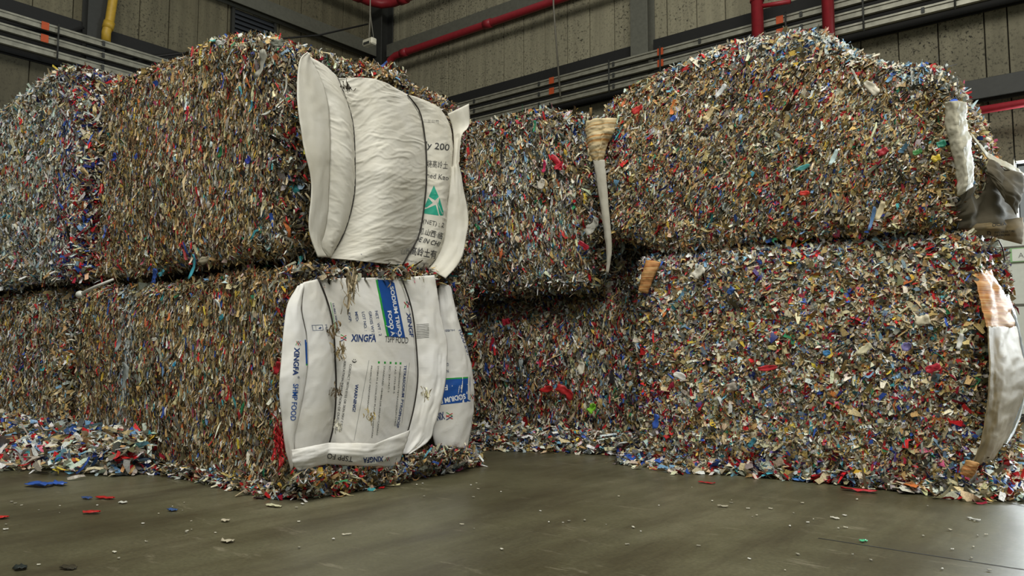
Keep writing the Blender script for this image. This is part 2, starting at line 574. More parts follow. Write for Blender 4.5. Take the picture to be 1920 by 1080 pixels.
pipe('yellow_pipe', 'yellow downpipe beside the dark column on the left wall', [(WL + 0.3, yy + 0.03, 9.3), (WL + 0.3, yy + 0.03, 5.6), (WL + 0.3, yy + 0.0, 5.3), (WL + 0.3, yy - 0.04, 5.1), (WL + 0.3, yy - 0.04, 4.98)], 0.06, M['yellow'],
     coup=[((WL + 0.3, yy - 0.005, 5.26), (WL + 0.3, yy - 0.025, 5.16))])

a, b_ = at(440, 12, 0, WL + 0.05), at(512, 90, 0, WL + 0.05)
lv = empty('louver_vent', (WL + 0.05, a[1], 5.4))
tag(lv, 'dark slatted louver vent in the left wall behind the bale', 'vent')
y0, y1 = a[1], b_[1]
box('frame', WL + 0.015, WL + 0.07, y0 - 0.05, y0, 5.3, 6.26, M['steel_dk'], lv)
box('frame', WL + 0.015, WL + 0.07, y1, y1 + 0.05, 5.3, 6.26, M['steel_dk'], lv)
box('backing', WL + 0.016, WL + 0.022, y0, y1, 5.3, 6.26, M['dark'], lv)
k = 5.32
while k < 6.2:
    mesh_obj('slat', [(WL + 0.075, y0, k), (WL + 0.075, y1, k), (WL + 0.025, y1, k + 0.07), (WL + 0.025, y0, k + 0.07),
                      (WL + 0.075, y0, k - .008), (WL + 0.075, y1, k - .008), (WL + 0.025, y1, k + 0.062), (WL + 0.025, y0, k + 0.062)],
             [(0, 1, 2, 3), (7, 6, 5, 4), (0, 4, 5, 1), (3, 2, 6, 7), (0, 3, 7, 4), (1, 5, 6, 2)], M['louver'], lv)
    k += 0.078

p = at(693, 80, 1, 7.0)
hb = empty('hanging_lamp', p)
tag(hb, 'small cream box hanging on a wire before the room corner', 'lamp')
bm = bmesh.new()
bbox(bm, p[0] - 0.10, p[0] + 0.10, p[1] - 0.05, p[1] + 0.05, p[2] - 0.045, p[2] + 0.05, 0.015)
bm_obj('housing', bm, M['whitebox'], hb)
bm = bmesh.new()
bbox(bm, p[0] - 0.07, p[0] + 0.05, p[1] - 0.056, p[1] - 0.05, p[2] - 0.03, p[2] + 0.0, 0.0)
bm_obj('lens', bm, M['steel_dk'], hb)
tube('wire', [(p[0] + 0.0, p[1], 9.3), (p[0], p[1], p[2] + 0.28), (p[0] - 0.02, p[1], p[2] + 0.05)], 0.009, M['rope'], hb, 6)
tube('wire', [(p[0] + 0.0, p[1], p[2] + 0.45), (p[0] + 0.08, p[1], p[2] + 0.05)], 0.005, M['rope'], hb, 6)

xw = at(1045, 90, 1, WR - 0.45)[0]
tag(tube('drop_wire', [(xw, WR - 0.56, 9.3), (xw + 0.01, WR - 0.56, 6), (xw + 0.03, WR - 0.42, 4.6)], 0.014, M['rope'], n=6), 'thin vertical drop wire hanging in front of right wall', 'wire')
A = at(500, 75, 0, WL + 0.3)
B = at(690, 45, 0, WL + 0.9)
A2 = at(240, 112, 0, WL + 0.2)
tag(tube('slack_cable', [A2, (A2 + A) / 2 + np.array([0, 0, -0.03]), A, (A + B) / 2 + np.array([0, 0, -0.06]), B], 0.016, M['cable'], n=6), 'thin dark cable slung across the left wall to the corner', 'cable')
A = at(85, 60, 0, WL + 0.17)
B = at(157, 52, 0, WL + 0.17)
tag(tube('slack_cable', [at(-20, 42, 0, WL + 0.17), at(40, 50, 0, WL + 0.17), A, (A + B) / 2 + np.array([0, 0, -0.06]), B], 0.017, M['cable'], n=6), 'dark cable drooping to the column left of the yellow pipe', 'cable')


# ------------------------------------------------------------------ text meshes
TXT = {}


def text_mesh(s, bold=0.0, shear=0.0):
    key = (s, bold, shear)
    if key in TXT:
        return TXT[key]
    cu_ = bpy.data.curves.new('t', 'FONT')
    cu_.body = s
    cu_.size = 1.0
    cu_.offset = bold
    cu_.shear = shear
    cu_.resolution_u = 3
    o = bpy.data.objects.new('t', cu_)
    COL.objects.link(o)
    dg = bpy.context.evaluated_depsgraph_get()
    me = bpy.data.meshes.new_from_object(o.evaluated_get(dg))
    bpy.data.objects.remove(o)
    bpy.data.curves.remove(cu_)
    bm = bmesh.new()
    bm.from_mesh(me)
    bpy.data.meshes.remove(me)
    bmesh.ops.triangulate(bm, faces=bm.faces)
    bmesh.ops.subdivide_edges(bm, edges=[e_ for e_ in bm.edges if e_.calc_length() > 0.35], cuts=2)
    bmesh.ops.triangulate(bm, faces=bm.faces)
    V = np.array([v.co[:2] for v in bm.verts]) if bm.verts else np.zeros((0, 2))
    bm.verts.index_update()
    Fc = [[v.index for v in f.verts] for f in bm.faces]
    bm.free()
    TXT[key] = (V, Fc)
    return TXT[key]


def drape(name, PX, faces, bvh, mat, parent, lift=0.0025):
    """lay a flat print, given as picture points, onto a sheet's surface"""
    V, ok = [], []
    for x_, y_ in PX:
        d = Vector(ray(x_, y_))
        h = bvh.ray_cast(CAM, d)
        if h[0] is None:
            V.append((0, 0, 0))
            ok.append(False)
        else:
            n_ = h[1] if h[1].dot(d) < 0 else -h[1]
            V.append(h[0] + n_ * lift - d * 0.001)
            ok.append(True)
    Fk = [f for f in faces if all(ok[i] for i in f)]
    if not Fk:
        return None
    used = sorted({i for f in Fk for i in f})
    mp = {j: i for i, j in enumerate(used)}
    # drop faces that straddle a fold
    Vv = [V[i] for i in used]
    Fk = [[mp[i] for i in f] for f in Fk]
    Fk = [f for f in Fk if max((Vector(Vv[f[i]]) - Vector(Vv[f[i - 1]])).length for i in range(len(f))) < 0.09]
    return mesh_obj(name, Vv, Fk, mat, parent)


def print_text(s, p0, p1, h, mat, bvh, parent, bold=0.0, shear=0.0, flip=False):
    V, Fc = text_mesh(s, bold, shear)
    if not len(V):
        return
    p0, p1 = np.array(p0, float), np.array(p1, float)
    w0, w1 = V[:, 0].min(), V[:, 0].max()
    cap = 0.70
    d = p1 - p0
    L = np.linalg.norm(d)
    u = d / L
    up_ = np.array([u[1], -u[0]])
    PX = p0 + ((V[:, :1] - w0) / (w1 - w0)) * d + (V[:, 1:2] / cap) * h * up_
    return drape('lettering', PX, Fc, bvh, mat, parent)


def print_quad(corners, mat, bvh, parent, n=12, m=12, lift=0.0018, name='print_block'):
    c = [np.array(q, float) for q in corners]
    PX, Fc = [], []
    for j in range(m + 1):
        for i in range(n + 1):
            s, t = i / n, j / m
            PX.append((c[0] * (1 - s) + c[1] * s) * (1 - t) + (c[3] * (1 - s) + c[2] * s) * t)
    for j in range(m):
        for i in range(n):
            k = j * (n + 1) + i
            Fc.append((k, k + 1, k + n + 2, k + n + 1))
    return drape(name, PX, Fc, bvh, mat, parent, lift)


# ------------------------------------------------------------------ sheets (bag fabric)
def crom(P, n):
    """resample polyline P (k,d) to n points by Catmull-Rom, even in chord length"""
    P = np.array(P, float)
    if len(P) == 1:
        return np.repeat(P, n, 0)
    Q = np.vstack([2 * P[0] - P[1], P, 2 * P[-1] - P[-2]])
    seg = np.linalg.norm(np.diff(P, axis=0), axis=1)
    cum = np.concatenate([[0], np.cumsum(seg)])
    t = np.linspace(0, cum[-1], n)
    i = np.clip(np.searchsorted(cum, t, side='right') - 1, 0, len(P) - 2)
    f = ((t - cum[i]) / np.maximum(seg[i], 1e-9))[:, None]
    p0, p1, p2, p3 = Q[i], Q[i + 1], Q[i + 2], Q[i + 3]
    return 0.5 * (2 * p1 + (p2 - p0) * f + (2 * p0 - 5 * p1 + 4 * p2 - p3) * f ** 2 + (3 * p1 - p0 - 3 * p2 + p3) * f ** 3)


def sheet(name, rails, bulges, axis, mat, parent, nv=70, nu=16, out=(1, 0, 0), wr_=0.004, wfreq=(2.5, 9), seed=0, skew=0.5, thick=0.004, tension=0.0, smooth=False, crease=0.0, tfreq=60):
    """rails: list of (pixel points top->bottom, plane values top->bottom)"""
    R3 = []
    for pts, vals in rails:
        p_ = crom(pts, nv)
        v_ = np.interp(np.linspace(0, 1, nv), np.linspace(0, 1, len(vals)), vals)
        R3.append(np.array([at(a_[0], a_[1], axis, b_2) for a_, b_2 in zip(p_, v_)]))
    out = np.array(out, float)
    out /= np.linalg.norm(out)
    rows = []
    for k in range(len(R3) - 1):
        n_ = nu if isinstance(nu, int) else nu[k]
        for i in range(n_ + (1 if k == len(R3) - 2 else 0)):
            s = i / n_
            prof = math.sin(math.pi * s) if 0 < s < 1 else 0
            tt = np.linspace(0, 1, nv)
            env = np.clip(np.sin(math.pi * np.clip(tt, 0.0, 1)), 0, 1) ** 0.45
            rows.append(R3[k] * (1 - s) + R3[k + 1] * s + out * (bulges[k] * prof * (0.35 + 0.65 * env))[:, None])
    if smooth:
        nn = nu * (len(R3) - 1) + 1
        stk_ = np.stack(R3, 0)
        S = np.empty((nn, nv, 3))
        for j in range(nv):
            Q = np.vstack([2 * stk_[0, j] - stk_[1, j], stk_[:, j], 2 * stk_[-1, j] - stk_[-2, j]])
            tq = np.linspace(0, len(R3) - 1, nn)
            ii = np.clip(tq.astype(int), 0, len(R3) - 2)
            ff = (tq - ii)[:, None]
            p0, p1, p2, p3 = Q[ii], Q[ii + 1], Q[ii + 2], Q[ii + 3]
            S[:, j] = 0.5 * (2 * p1 + (p2 - p0) * ff + (2 * p0 - 5 * p1 + 4 * p2 - p3) * ff ** 2 + (3 * p1 - p0 - 3 * p2 + p3) * ff ** 3)
    else:
        S = np.stack(rows, 0)                  # (U, V, 3)
    U, Vn = S.shape[:2]
    uu, vv = np.meshgrid(np.linspace(0, 1, U), np.linspace(0, 1, Vn), indexing='ij')
    q = np.stack([uu * wfreq[0] + 5.1 * seed, (vv + skew * uu * 0.3) * wfreq[1], np.full_like(uu, seed * 3.7)], -1).reshape(-1, 3)
    nz = fbm(q, seed, 4)
    ridge = (1 - np.abs(fbm(q * np.array([1.3, 1.6, 1]) + 9, seed + 5, 3)) * 2.2)
    du = np.gradient(S, axis=0)
    dv = np.gradient(S, axis=1)
    Nn = nrm(np.cross(du, dv))
    Nn = Nn * np.sign((Nn @ out))[..., None]
    disp = wr_ * (nz + 0.9 * np.clip(ridge, 0, 1) ** 2).reshape(U, Vn)
    if tension:
        wq = fbm(q * np.array([0.8, 0.5, 1]) + 3, seed + 8, 2).reshape(U, Vn)
        ar = np.stack([uu * 2.6 + 0.5 * wq, vv * tfreq * 0.22 + 2.2 * wq + skew * 2.5 * uu, uu * 0 + seed], -1).reshape(-1, 3)
        rdg = 1 - np.clip(np.abs(fbm(ar, seed + 21, 3)) * 2.4, 0, 1)
        mask = np.clip(0.6 + 0.9 * fbm(q * np.array([1.0, .5, 1]) + 17, seed + 3, 2).reshape(U, Vn), 0.1, 1)
        disp = disp + tension * 3.0 * (rdg ** 1.5).reshape(U, Vn) * mask
    if crease:
        qq = np.stack([uu * 2.3 + seed, vv * 3.1, uu * 0 + seed * 1.3], -1).reshape(-1, 3)
        cr = np.abs(fbm(qq, seed + 40, 2)) + 0.5 * np.abs(fbm(qq * 2.1 + 4, seed + 44, 2))
        disp = disp + crease * (cr.reshape(U, Vn) - 0.3)
    S = S + Nn * disp[..., None]
    V = S.reshape(-1, 3)
    Fc = [(i * Vn + j, (i + 1) * Vn + j, (i + 1) * Vn + j + 1, i * Vn + j + 1) for i in range(U - 1) for j in range(Vn - 1)]
    o = mesh_obj(name, V, Fc, mat, parent, True)
    bvh = BVHTree.FromPolygons([Vector(v) for v in V], Fc)
    md = o.modifiers.new('thickness', 'SOLIDIFY')
    md.thickness = thick
    md.offset = 0.0
    return o, bvh, R3


# ------------------------------------------------------------------ shredded plastic
PAL = {
    'tan': (178, 150, 98), 'beige': (196, 180, 144), 'cream': (222, 214, 192), 'white': (236, 236, 230),
    'grey': (140, 139, 130), 'dgrey': (84, 82, 76), 'olive': (112, 104, 80), 'brown': (92, 72, 48), 'black': (30, 28, 26),
    'red': (192, 40, 44), 'crimson': (142, 28, 48), 'navy': (36, 46, 108), 'blue': (54, 88, 172), 'sky': (120, 164, 200),
    'teal': (66, 150, 160), 'green': (48, 124, 84), 'yellow': (214, 182, 70), 'orange': (190, 110, 60), 'pink': (206, 96, 128),
    'pale': (198, 210, 208), 'steel': (112, 134, 152), 'purple': (104, 84, 150),
}
KEYS = list(PAL)
LINP = np.array([lin(PAL[k]) for k in KEYS])


def mixw(**kw):
    v = np.array([kw.get(k, 0.0) for k in KEYS], float)
    return v / v.sum()


W_TAN = mixw(tan=36, beige=24, cream=7, white=2, grey=9, dgrey=6, olive=17, brown=13, black=2, red=3.2, crimson=2, navy=1.2, blue=1.1, sky=.9, teal=.9, green=.8, yellow=2, orange=3.2, pink=.4, pale=2.5, steel=1.6)
W_PALE = mixw(tan=13, beige=17, cream=13, white=7, grey=15, dgrey=4, olive=9, brown=4, black=1.5, red=2.0, crimson=1.2, navy=1, blue=1.2, sky=2.5, teal=1.8, green=.8, yellow=.9, orange=1.6, pink=.4, pale=21, steel=5)
W_MIX = mixw(tan=24, beige=26, cream=21, white=6, grey=11, dgrey=6, olive=11, brown=7, black=2, red=8, crimson=4.5, navy=2, blue=3, sky=2.4, teal=1.4, green=.8, yellow=2.2, orange=2, pink=.9, pale=4.5, steel=5.5, purple=1.3)
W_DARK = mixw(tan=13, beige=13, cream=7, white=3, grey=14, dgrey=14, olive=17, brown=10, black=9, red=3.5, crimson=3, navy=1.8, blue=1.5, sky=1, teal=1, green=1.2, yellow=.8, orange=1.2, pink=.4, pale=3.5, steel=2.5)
W_LIGHT = mixw(cream=20, beige=30, pale=6, white=5, tan=34, grey=8, red=5, blue=2, sky=3, yellow=2, orange=2)
W_VIV = mixw(red=28, crimson=12, navy=8, blue=9, cream=8, white=8, sky=5, dgrey=6, pink=4, beige=6)


def pick_colours(P, w0, wv, seed, vivid=0.5):
    n = len(P)
    r = RNG.random(n)
    idx = np.searchsorted(np.cumsum(w0), r).clip(0, len(KEYS) - 1)
    # patches of darker or paler feed
    pz = fbm(P * np.array([3.2, 3.2, 1.7]) + 40, seed + 51, 3)
    dk = RNG.random(n) < np.clip((pz - 0.15) * 1.4, 0, 0.55)
    idx[dk] = np.searchsorted(np.cumsum(W_DARK), RNG.random(dk.sum())).clip(0, len(KEYS) - 1)
    lt = RNG.random(n) < np.clip((-pz - 0.15) * 1.3, 0, 0.6)
    idx[lt] = np.searchsorted(np.cumsum(W_LIGHT), RNG.random(lt.sum())).clip(0, len(KEYS) - 1)
    cl = fbm(P * 6.0, seed + 31, 3)
    v = RNG.random(n) < np.clip((cl - 0.33) * 1.5, 0, vivid)
    idx[v] = np.searchsorted(np.cumsum(wv), RNG.random(v.sum())).clip(0, len(KEYS) - 1)
    c = LINP[idx]
    j = np.exp(RNG.normal(0, 0.2, n))[:, None]
    c = c * j * np.exp(RNG.normal(0, 0.06, (n, 3)))
    return np.clip(c, 0.004, 0.86)


QF = {4: np.array([[0, 1, 3, 2], [2, 3, 5, 4], [4, 5, 7, 6]]), 3: np.array([[0, 1, 3, 2], [2, 3, 5, 4]])}


def flakes(P, N, T, L, W, phi, psi, curl, lift, K=4):
    """curled strips with K cross sections each; returns (n, 2K, 3)"""
    n = len(P)
    B = nrm(np.cross(N, T))
    T2 = nrm(T * np.cos(psi)[:, None] + N * np.sin(psi)[:, None])
    m = N * np.cos(phi)[:, None] + B * np.sin(phi)[:, None]
    b = nrm(np.cross(m, T2))
    m = nrm(np.cross(T2, b))
    s = np.array([-0.5, -0.17, 0.17, 0.5]) if K == 4 else np.array([-0.5, 0.03, 0.5])
    wf = RNG.uniform(0.6, 1.15, (n, K))
    wf[:, 0] = RNG.uniform(0.2, 1.0, n)
    wf[:, -1] = RNG.uniform(0.15, 0.95, n)
    side = RNG.normal(0, 0.3, n)
    tw = RNG.normal(0, 0.5, n)
    V = np.empty((n, K, 2, 3))
    for k in range(K):
        c = P + N * lift[:, None] + T2 * (s[k] * L)[:, None] + m * (curl * L * (s[k] ** 2 * 4 - 0.4))[:, None] + b * (side * W * (s[k] ** 2 * 4))[:, None]
        bk = b * np.cos(tw * s[k] * 2)[:, None] + m * np.sin(tw * s[k] * 2)[:, None]
        h = bk * (W * wf[:, k] * 0.5)[:, None]
        V[:, k, 0] = c - h
        V[:, k, 1] = c + h
    V += RNG.normal(0, 1, V.shape) * (W * 0.08)[:, None, None, None]
    return V.reshape(n, 2 * K, 3)


def flake_mesh(name, blocks, parent, mat):
    """blocks: list of (V (n,2K,3), colour (n,3), roughness (n,))"""
    vs, loops, cols, base = [], [], [], 0
    for V, c, r in blocks:
        n, k2 = V.shape[:2]
        q_ = QF[k2 // 2]
        vs.append(V.reshape(-1, 3))
        loops.append((np.arange(n)[:, None, None] * k2 + base + q_[None]).reshape(-1))
        cols.append(np.repeat(np.concatenate([c, r[:, None]], 1), len(q_), 0))
        base += n * k2
    vs, loops, cols = np.concatenate(vs), np.concatenate(loops), np.concatenate(cols)
    nf = len(cols)
    me = bpy.data.meshes.new(name)
    me.vertices.add(len(vs))
    me.vertices.foreach_set('co', vs.astype(np.float32).ravel())
    me.loops.add(nf * 4)
    me.loops.foreach_set('vertex_index', loops.astype(np.int32))
    me.polygons.add(nf)
    me.polygons.foreach_set('loop_start', np.arange(0, nf * 4, 4, dtype=np.int32))
    me.polygons.foreach_set('loop_total', np.full(nf, 4, np.int32))
    me.update(calc_edges=True)
    a = me.attributes.new('flake', 'FLOAT_COLOR', 'FACE')
    a.data.foreach_set('color', cols.astype(np.float32).ravel())
    me.materials.append(mat)
    o = link(bpy.data.objects.new(name, me), parent)
    o['kind'] = 'stuff'
    return o


class Bale:
    def __init__(s, x0, x1, y0, y1, z0, z1, r=0.1, amp=0.035, seed=0, top=None, bottom=None, endbulge=0.05, frontbulge=0.03, lump=0.012):
        s.b = np.array([[x0, y0, z0], [x1, y1, z1]], float)
        s.r, s.amp, s.seed, s.top, s.bottom = r, amp, seed, top, bottom
        s.eb, s.fb, s.lump = endbulge, frontbulge, lump

    def surf(s, face, a, b):
        lo, hi = s.b
        P = np.empty((len(a), 3))
        if face == 'f':
            P[:, 0], P[:, 1], P[:, 2] = lo[0] + a * (hi[0] - lo[0]), lo[1], lo[2] + b * (hi[2] - lo[2])
        elif face == 'k':
            P[:, 0], P[:, 1], P[:, 2] = hi[0] + a * (lo[0] - hi[0]), hi[1], lo[2] + b * (hi[2] - lo[2])
        elif face == 'e':
            P[:, 0], P[:, 1], P[:, 2] = hi[0], lo[1] + a * (hi[1] - lo[1]), lo[2] + b * (hi[2] - lo[2])
        elif face == 'w':
            P[:, 0], P[:, 1], P[:, 2] = lo[0], hi[1] + a * (lo[1] - hi[1]), lo[2] + b * (hi[2] - lo[2])
        elif face == 't':
            P[:, 0], P[:, 1], P[:, 2] = lo[0] + a * (hi[0] - lo[0]), lo[1] + b * (hi[1] - lo[1]), hi[2]
        else:
            P[:, 0], P[:, 1], P[:, 2] = lo[0] + a * (hi[0] - lo[0]), hi[1] + b * (lo[1] - hi[1]), lo[2]
        Q = np.clip(P, lo + s.r, hi - s.r)
        D = nrm(P - Q)
        R = Q + D * s.r
        # barrel bulges
        uz = (R[:, 2] - lo[2]) / (hi[2] - lo[2])
        uy = (R[:, 1] - lo[1]) / (hi[1] - lo[1])
        ux = (R[:, 0] - lo[0]) / (hi[0] - lo[0])
        sz = np.sin(np.pi * uz.clip(0, 1))
        R[:, 0] += s.eb * sz * np.sin(np.pi * uy.clip(0, 1)) * (2 * ux - 1)
        R[:, 1] += s.fb * sz * np.sin(np.pi * ux.clip(0, 1)) * (2 * uy - 1)
        R = R + D * (s.amp * fbm(R * 2.3 + s.seed * 7.7, s.seed, 4) + s.lump * fbm(R * 11.0 + s.seed, s.seed + 90, 3))[:, None]
        if s.top is not None:
            h = np.interp(R[:, 0], s.top[0], s.top[1])
            R[:, 2] = lo[2] + (R[:, 2] - lo[2]) * (h - lo[2]) / (hi[2] - lo[2])
        if s.bottom is not None:
            zb = np.interp(R[:, 0], s.bottom[0], s.bottom[1])
            R[:, 2] += zb * (1 - (R[:, 2] - lo[2]) / (hi[2] - lo[2])).clip(0, 1)
        R[:, 2] = np.maximum(R[:, 2], 0.004 if lo[2] < 0.1 else -1)
        return R

    def frame(s, face, a, b):
        e_ = 0.012
        P = s.surf(face, a, b)
        pa = s.surf(face, a + e_, b)
        pb = s.surf(face, a, b + e_)
        N = nrm(np.cross(pa - P, pb - P))
        return P, N

    def core(s, parent, inset=0.02):
        V, Fc = [], []
        for face in 'fkewtd':
            n1, n2 = 40, 26
            aa, bb = np.meshgrid(np.linspace(0.0, 1.0, n1), np.linspace(0.0, 1.0, n2), indexing='ij')
            P, N = s.frame(face, aa.ravel(), bb.ravel())
            P = P - nrm(P - (s.b[0] + s.b[1]) / 2) * inset
            o_ = sum(len(v) for v in V)
            V.append(P)
            Fc += [(o_ + i * n2 + j, o_ + (i + 1) * n2 + j, o_ + (i + 1) * n2 + j + 1, o_ + i * n2 + j + 1) for i in range(n1 - 1) for j in range(n2 - 1)]
        V = np.concatenate(V)
        me = bpy.data.meshes.new('core')
        me.from_pydata(V.tolist(), [], Fc)
        bm = bmesh.new()
        bm.from_mesh(me)
        bmesh.ops.remove_doubles(bm, verts=bm.verts, dist=0.002)
        bm.to_mesh(me)
        bm.free()
        me.materials.append(M['core'])
        return link(bpy.data.objects.new('core', me), parent)

    def shreds(s, parent, dens, ln, wd, spread, tilt, loose, w0, vivid=0.5, masks=(), w_end=None, wcol=None, K=4, pw=1.0, small_=0.35):
        """dens: dict face -> flakes per square metre"""
        lo, hi = s.b
        ar = {'f': (hi[0] - lo[0]) * (hi[2] - lo[2]), 'k': (hi[0] - lo[0]) * (hi[2] - lo[2]), 'e': (hi[1] - lo[1]) * (hi[2] - lo[2]),
              'w': (hi[1] - lo[1]) * (hi[2] - lo[2]), 't': (hi[0] - lo[0]) * (hi[1] - lo[1]), 'd': (hi[0] - lo[0]) * (hi[1] - lo[1])}
        blocks = []
        for face, dn in dens.items():
            n = int(ar[face] * dn)
            a, b = RNG.random(n), RNG.random(n)
            P, N = s.frame(face, a, b)
            if face == 'e':
                for poly, dep in masks:
                    keep = ~inside(project(P), poly)
                    P, N, a, b = P[keep], N[keep], a[keep], b[keep]
            n = len(P)
            down = np.tile(np.array([0, 0, -1.0]), (n, 1))
            T = down - N * (down * N).sum(1, keepdims=True)
            bad = np.linalg.norm(T, axis=1) < 0.3
            T[bad] = nrm(RNG.normal(0, 1, (bad.sum(), 3)))
            T = nrm(T - N * (T * N).sum(1, keepdims=True))
            # looseness near edges of the face and on ends/tops
            edge = np.minimum(np.minimum(a, 1 - a) * (6 if face in 'fk' else 4), np.minimum(b, 1 - b) * 4).clip(0, 1)
            ls = loose + (1 - edge) ** 2 * 0.55 + (0.35 if face in 'ewt' else 0) + 0.25 * fbm(P * 3 + 5, s.seed + 60, 2)
            ls = ls.clip(0, 1.1)
            th = tilt + RNG.normal(0, 1, n) * (spread + ls * 0.9)
            Bv = np.cross(N, T)
            T = T * np.cos(th)[:, None] + Bv * np.sin(th)[:, None]
            big = np.exp(RNG.normal(0, 0.42, n))
            L = ln * big * (1 + 0.35 * ls) * RNG.uniform(0.6, 1.5, n)
            Wd = wd * np.exp(RNG.normal(0, 0.45, n)) * (1 + 0.6 * ls)
            small = RNG.random(n) < small_
            L[small] *= 0.62
            Wd[small] *= 0.58
            jumbo = RNG.random(n) < 0.02
            L[jumbo] *= 1.7
            Wd[jumbo] *= 2.2
            L = np.minimum(L, 0.13)
            Wd = np.minimum(Wd, 0.042)
            phi = RNG.uniform(-1.1, 1.1, n) * (0.7 + 0.3 * RNG.random(n)) * pw
            psi = RNG.normal(0, 1, n) * (0.15 + 0.42 * ls)
            curl = RNG.normal(0, 1, n) * (0.12 + 0.25 * ls)
            lift = RNG.uniform(-0.012, 0.012, n) + ls * RNG.uniform(0, 0.022, n)
            V = flakes(P, N, T, L, Wd, phi, psi, curl, lift, K if face == 'f' else 3 if face in 'tdkw' else 4)
            if lo[2] < 0.1:
                V[..., 2] = np.maximum(V[..., 2], 0.003)
            c = pick_colours(P, w_end if (w_end is not None and face in 'ew') else w0, W_VIV, s.seed, vivid)
            if wcol is not None:
                wcol(P, face, c)
            blocks.append((V, c, RNG.uniform(0.35, 0.8, n)))
        return flake_mesh('shreds', blocks, parent, M['shred'])


def inside(p, poly):
    poly = np.array(poly, float)
    x_, y_ = p[:, 0], p[:, 1]
    r_ = np.zeros(len(p), bool)
    j = len(poly) - 1
    for i in range(len(poly)):
        xi, yi = poly[i]
        xj, yj = poly[j]
        cnd = ((yi > y_) != (yj > y_)) & (x_ < (xj - xi) * (y_ - yi) / (yj - yi + 1e-12) + xi)
        r_ ^= cnd
        j = i
    return r_


BG = 'bales of shredded plastic'


def make_bale(label, bale):
    lo, hi = bale.b
    e_ = empty('plastic_bale', ((lo[0] + hi[0]) / 2, (lo[1] + hi[1]) / 2, lo[2]))
    tag(e_, label, 'bale', BG)
    bale.core(e_)
    return e_


# recolour helper: pull a zone's flakes toward given palette entries
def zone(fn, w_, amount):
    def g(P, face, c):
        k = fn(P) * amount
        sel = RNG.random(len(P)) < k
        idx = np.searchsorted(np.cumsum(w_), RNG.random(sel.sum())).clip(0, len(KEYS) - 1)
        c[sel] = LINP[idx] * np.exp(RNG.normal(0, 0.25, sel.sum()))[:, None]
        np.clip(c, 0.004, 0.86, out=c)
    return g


def chain(*g):
    def h(P, face, c):
        for q in g:
            q(P, face, c)
    return h


W_FILM = mixw(pale=40, steel=24, grey=22, white=10, dgrey=8)
W_RB = mixw(red=14, crimson=12, navy=13, blue=12, cream=14, dgrey=12, white=9, grey=8, beige=8, brown=6)

# far left, lower
b = Bale(-8.5, -6.06, 2.42, 3.75, 0, 1.22, seed=1)
FLL = make_bale('lower bale of pale tan shredded plastic at the far left edge', b)
b.shreds(FLL, {'f': 9500, 'e': 1500, 't': 300}, 0.042, 0.0105, 0.15, 0.0, 0.08, W_PALE * 0.4 + W_TAN * 0.6, 0.25, K=3)
# far left, upper
b = Bale(-8.5, -5.80, 2.36, 3.75, 1.25, 2.78, seed=2, top=([-8.5, -7.7, -6.95, -6.3, -5.9, -5.7], [2.80, 2.80, 2.85, 2.91, 2.82, 2.70]))
FLU = make_bale('upper bale of pale bluish white shredded plastic at far left', b)
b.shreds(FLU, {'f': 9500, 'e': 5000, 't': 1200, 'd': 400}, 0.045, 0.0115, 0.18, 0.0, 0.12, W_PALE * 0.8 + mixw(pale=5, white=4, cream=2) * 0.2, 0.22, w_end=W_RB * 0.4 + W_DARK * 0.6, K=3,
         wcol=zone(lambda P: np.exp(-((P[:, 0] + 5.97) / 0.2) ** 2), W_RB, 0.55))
# left, lower
b = Bale(-6.02, -3.42, 2.45, 3.88, 0, 1.2, seed=3, endbulge=0.03)
LL = make_bale('lower tan shredded bale with blue printed white bags on its end', b)
LLB = b
LBAG = [(540, 530), (600, 520), (757, 520), (813, 515), (842, 530), (880, 660), (888, 750), (872, 840), (800, 835), (745, 866), (615, 868), (555, 876), (530, 800), (528, 670)]
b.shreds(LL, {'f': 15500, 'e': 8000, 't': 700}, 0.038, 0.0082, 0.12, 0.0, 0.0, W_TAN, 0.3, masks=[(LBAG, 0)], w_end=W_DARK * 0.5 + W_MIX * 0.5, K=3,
         wcol=zone(lambda P: np.exp(-((P[:, 0] + 5.18 + 0.08 * np.sin(P[:, 2] * 6)) / 0.11) ** 2), W_FILM, 0.6))
# left, upper
b = Bale(-5.70, -3.46, 2.43, 3.86, 1.23, 2.56, seed=4, top=([-5.7, -5.2, -4.8, -4.45, -4.1, -3.85, -3.6, -3.42], [2.65, 2.66, 2.645, 2.64, 2.61, 2.57, 2.46, 2.34]), endbulge=0.03, r=0.12)
LU = make_bale('upper tan shredded bale with white woven bag strapped on its end', b)
UBAG = [(566, 130), (590, 125), (640, 158), (700, 165), (773, 192), (830, 215), (870, 215), (860, 300), (870, 410), (850, 500), (800, 500), (755, 488), (615, 474), (590, 460), (580, 380), (566, 240)]
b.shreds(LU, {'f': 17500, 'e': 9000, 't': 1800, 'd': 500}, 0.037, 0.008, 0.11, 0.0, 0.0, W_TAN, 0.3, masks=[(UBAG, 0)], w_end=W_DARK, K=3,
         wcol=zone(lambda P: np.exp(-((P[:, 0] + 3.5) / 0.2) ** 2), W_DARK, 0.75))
# middle, lower
b = Bale(-4.9, -2.74, 5.02, 6.3, 0, 1.17, seed=5, r=0.09, lump=0.016)
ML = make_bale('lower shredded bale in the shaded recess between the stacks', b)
b.shreds(ML, {'f': 11500, 't': 1500, 'e': 300}, 0.048, 0.013, 0.26, 0.0, 0.12, W_MIX * 0.55 + W_DARK * 0.45, 0.45)
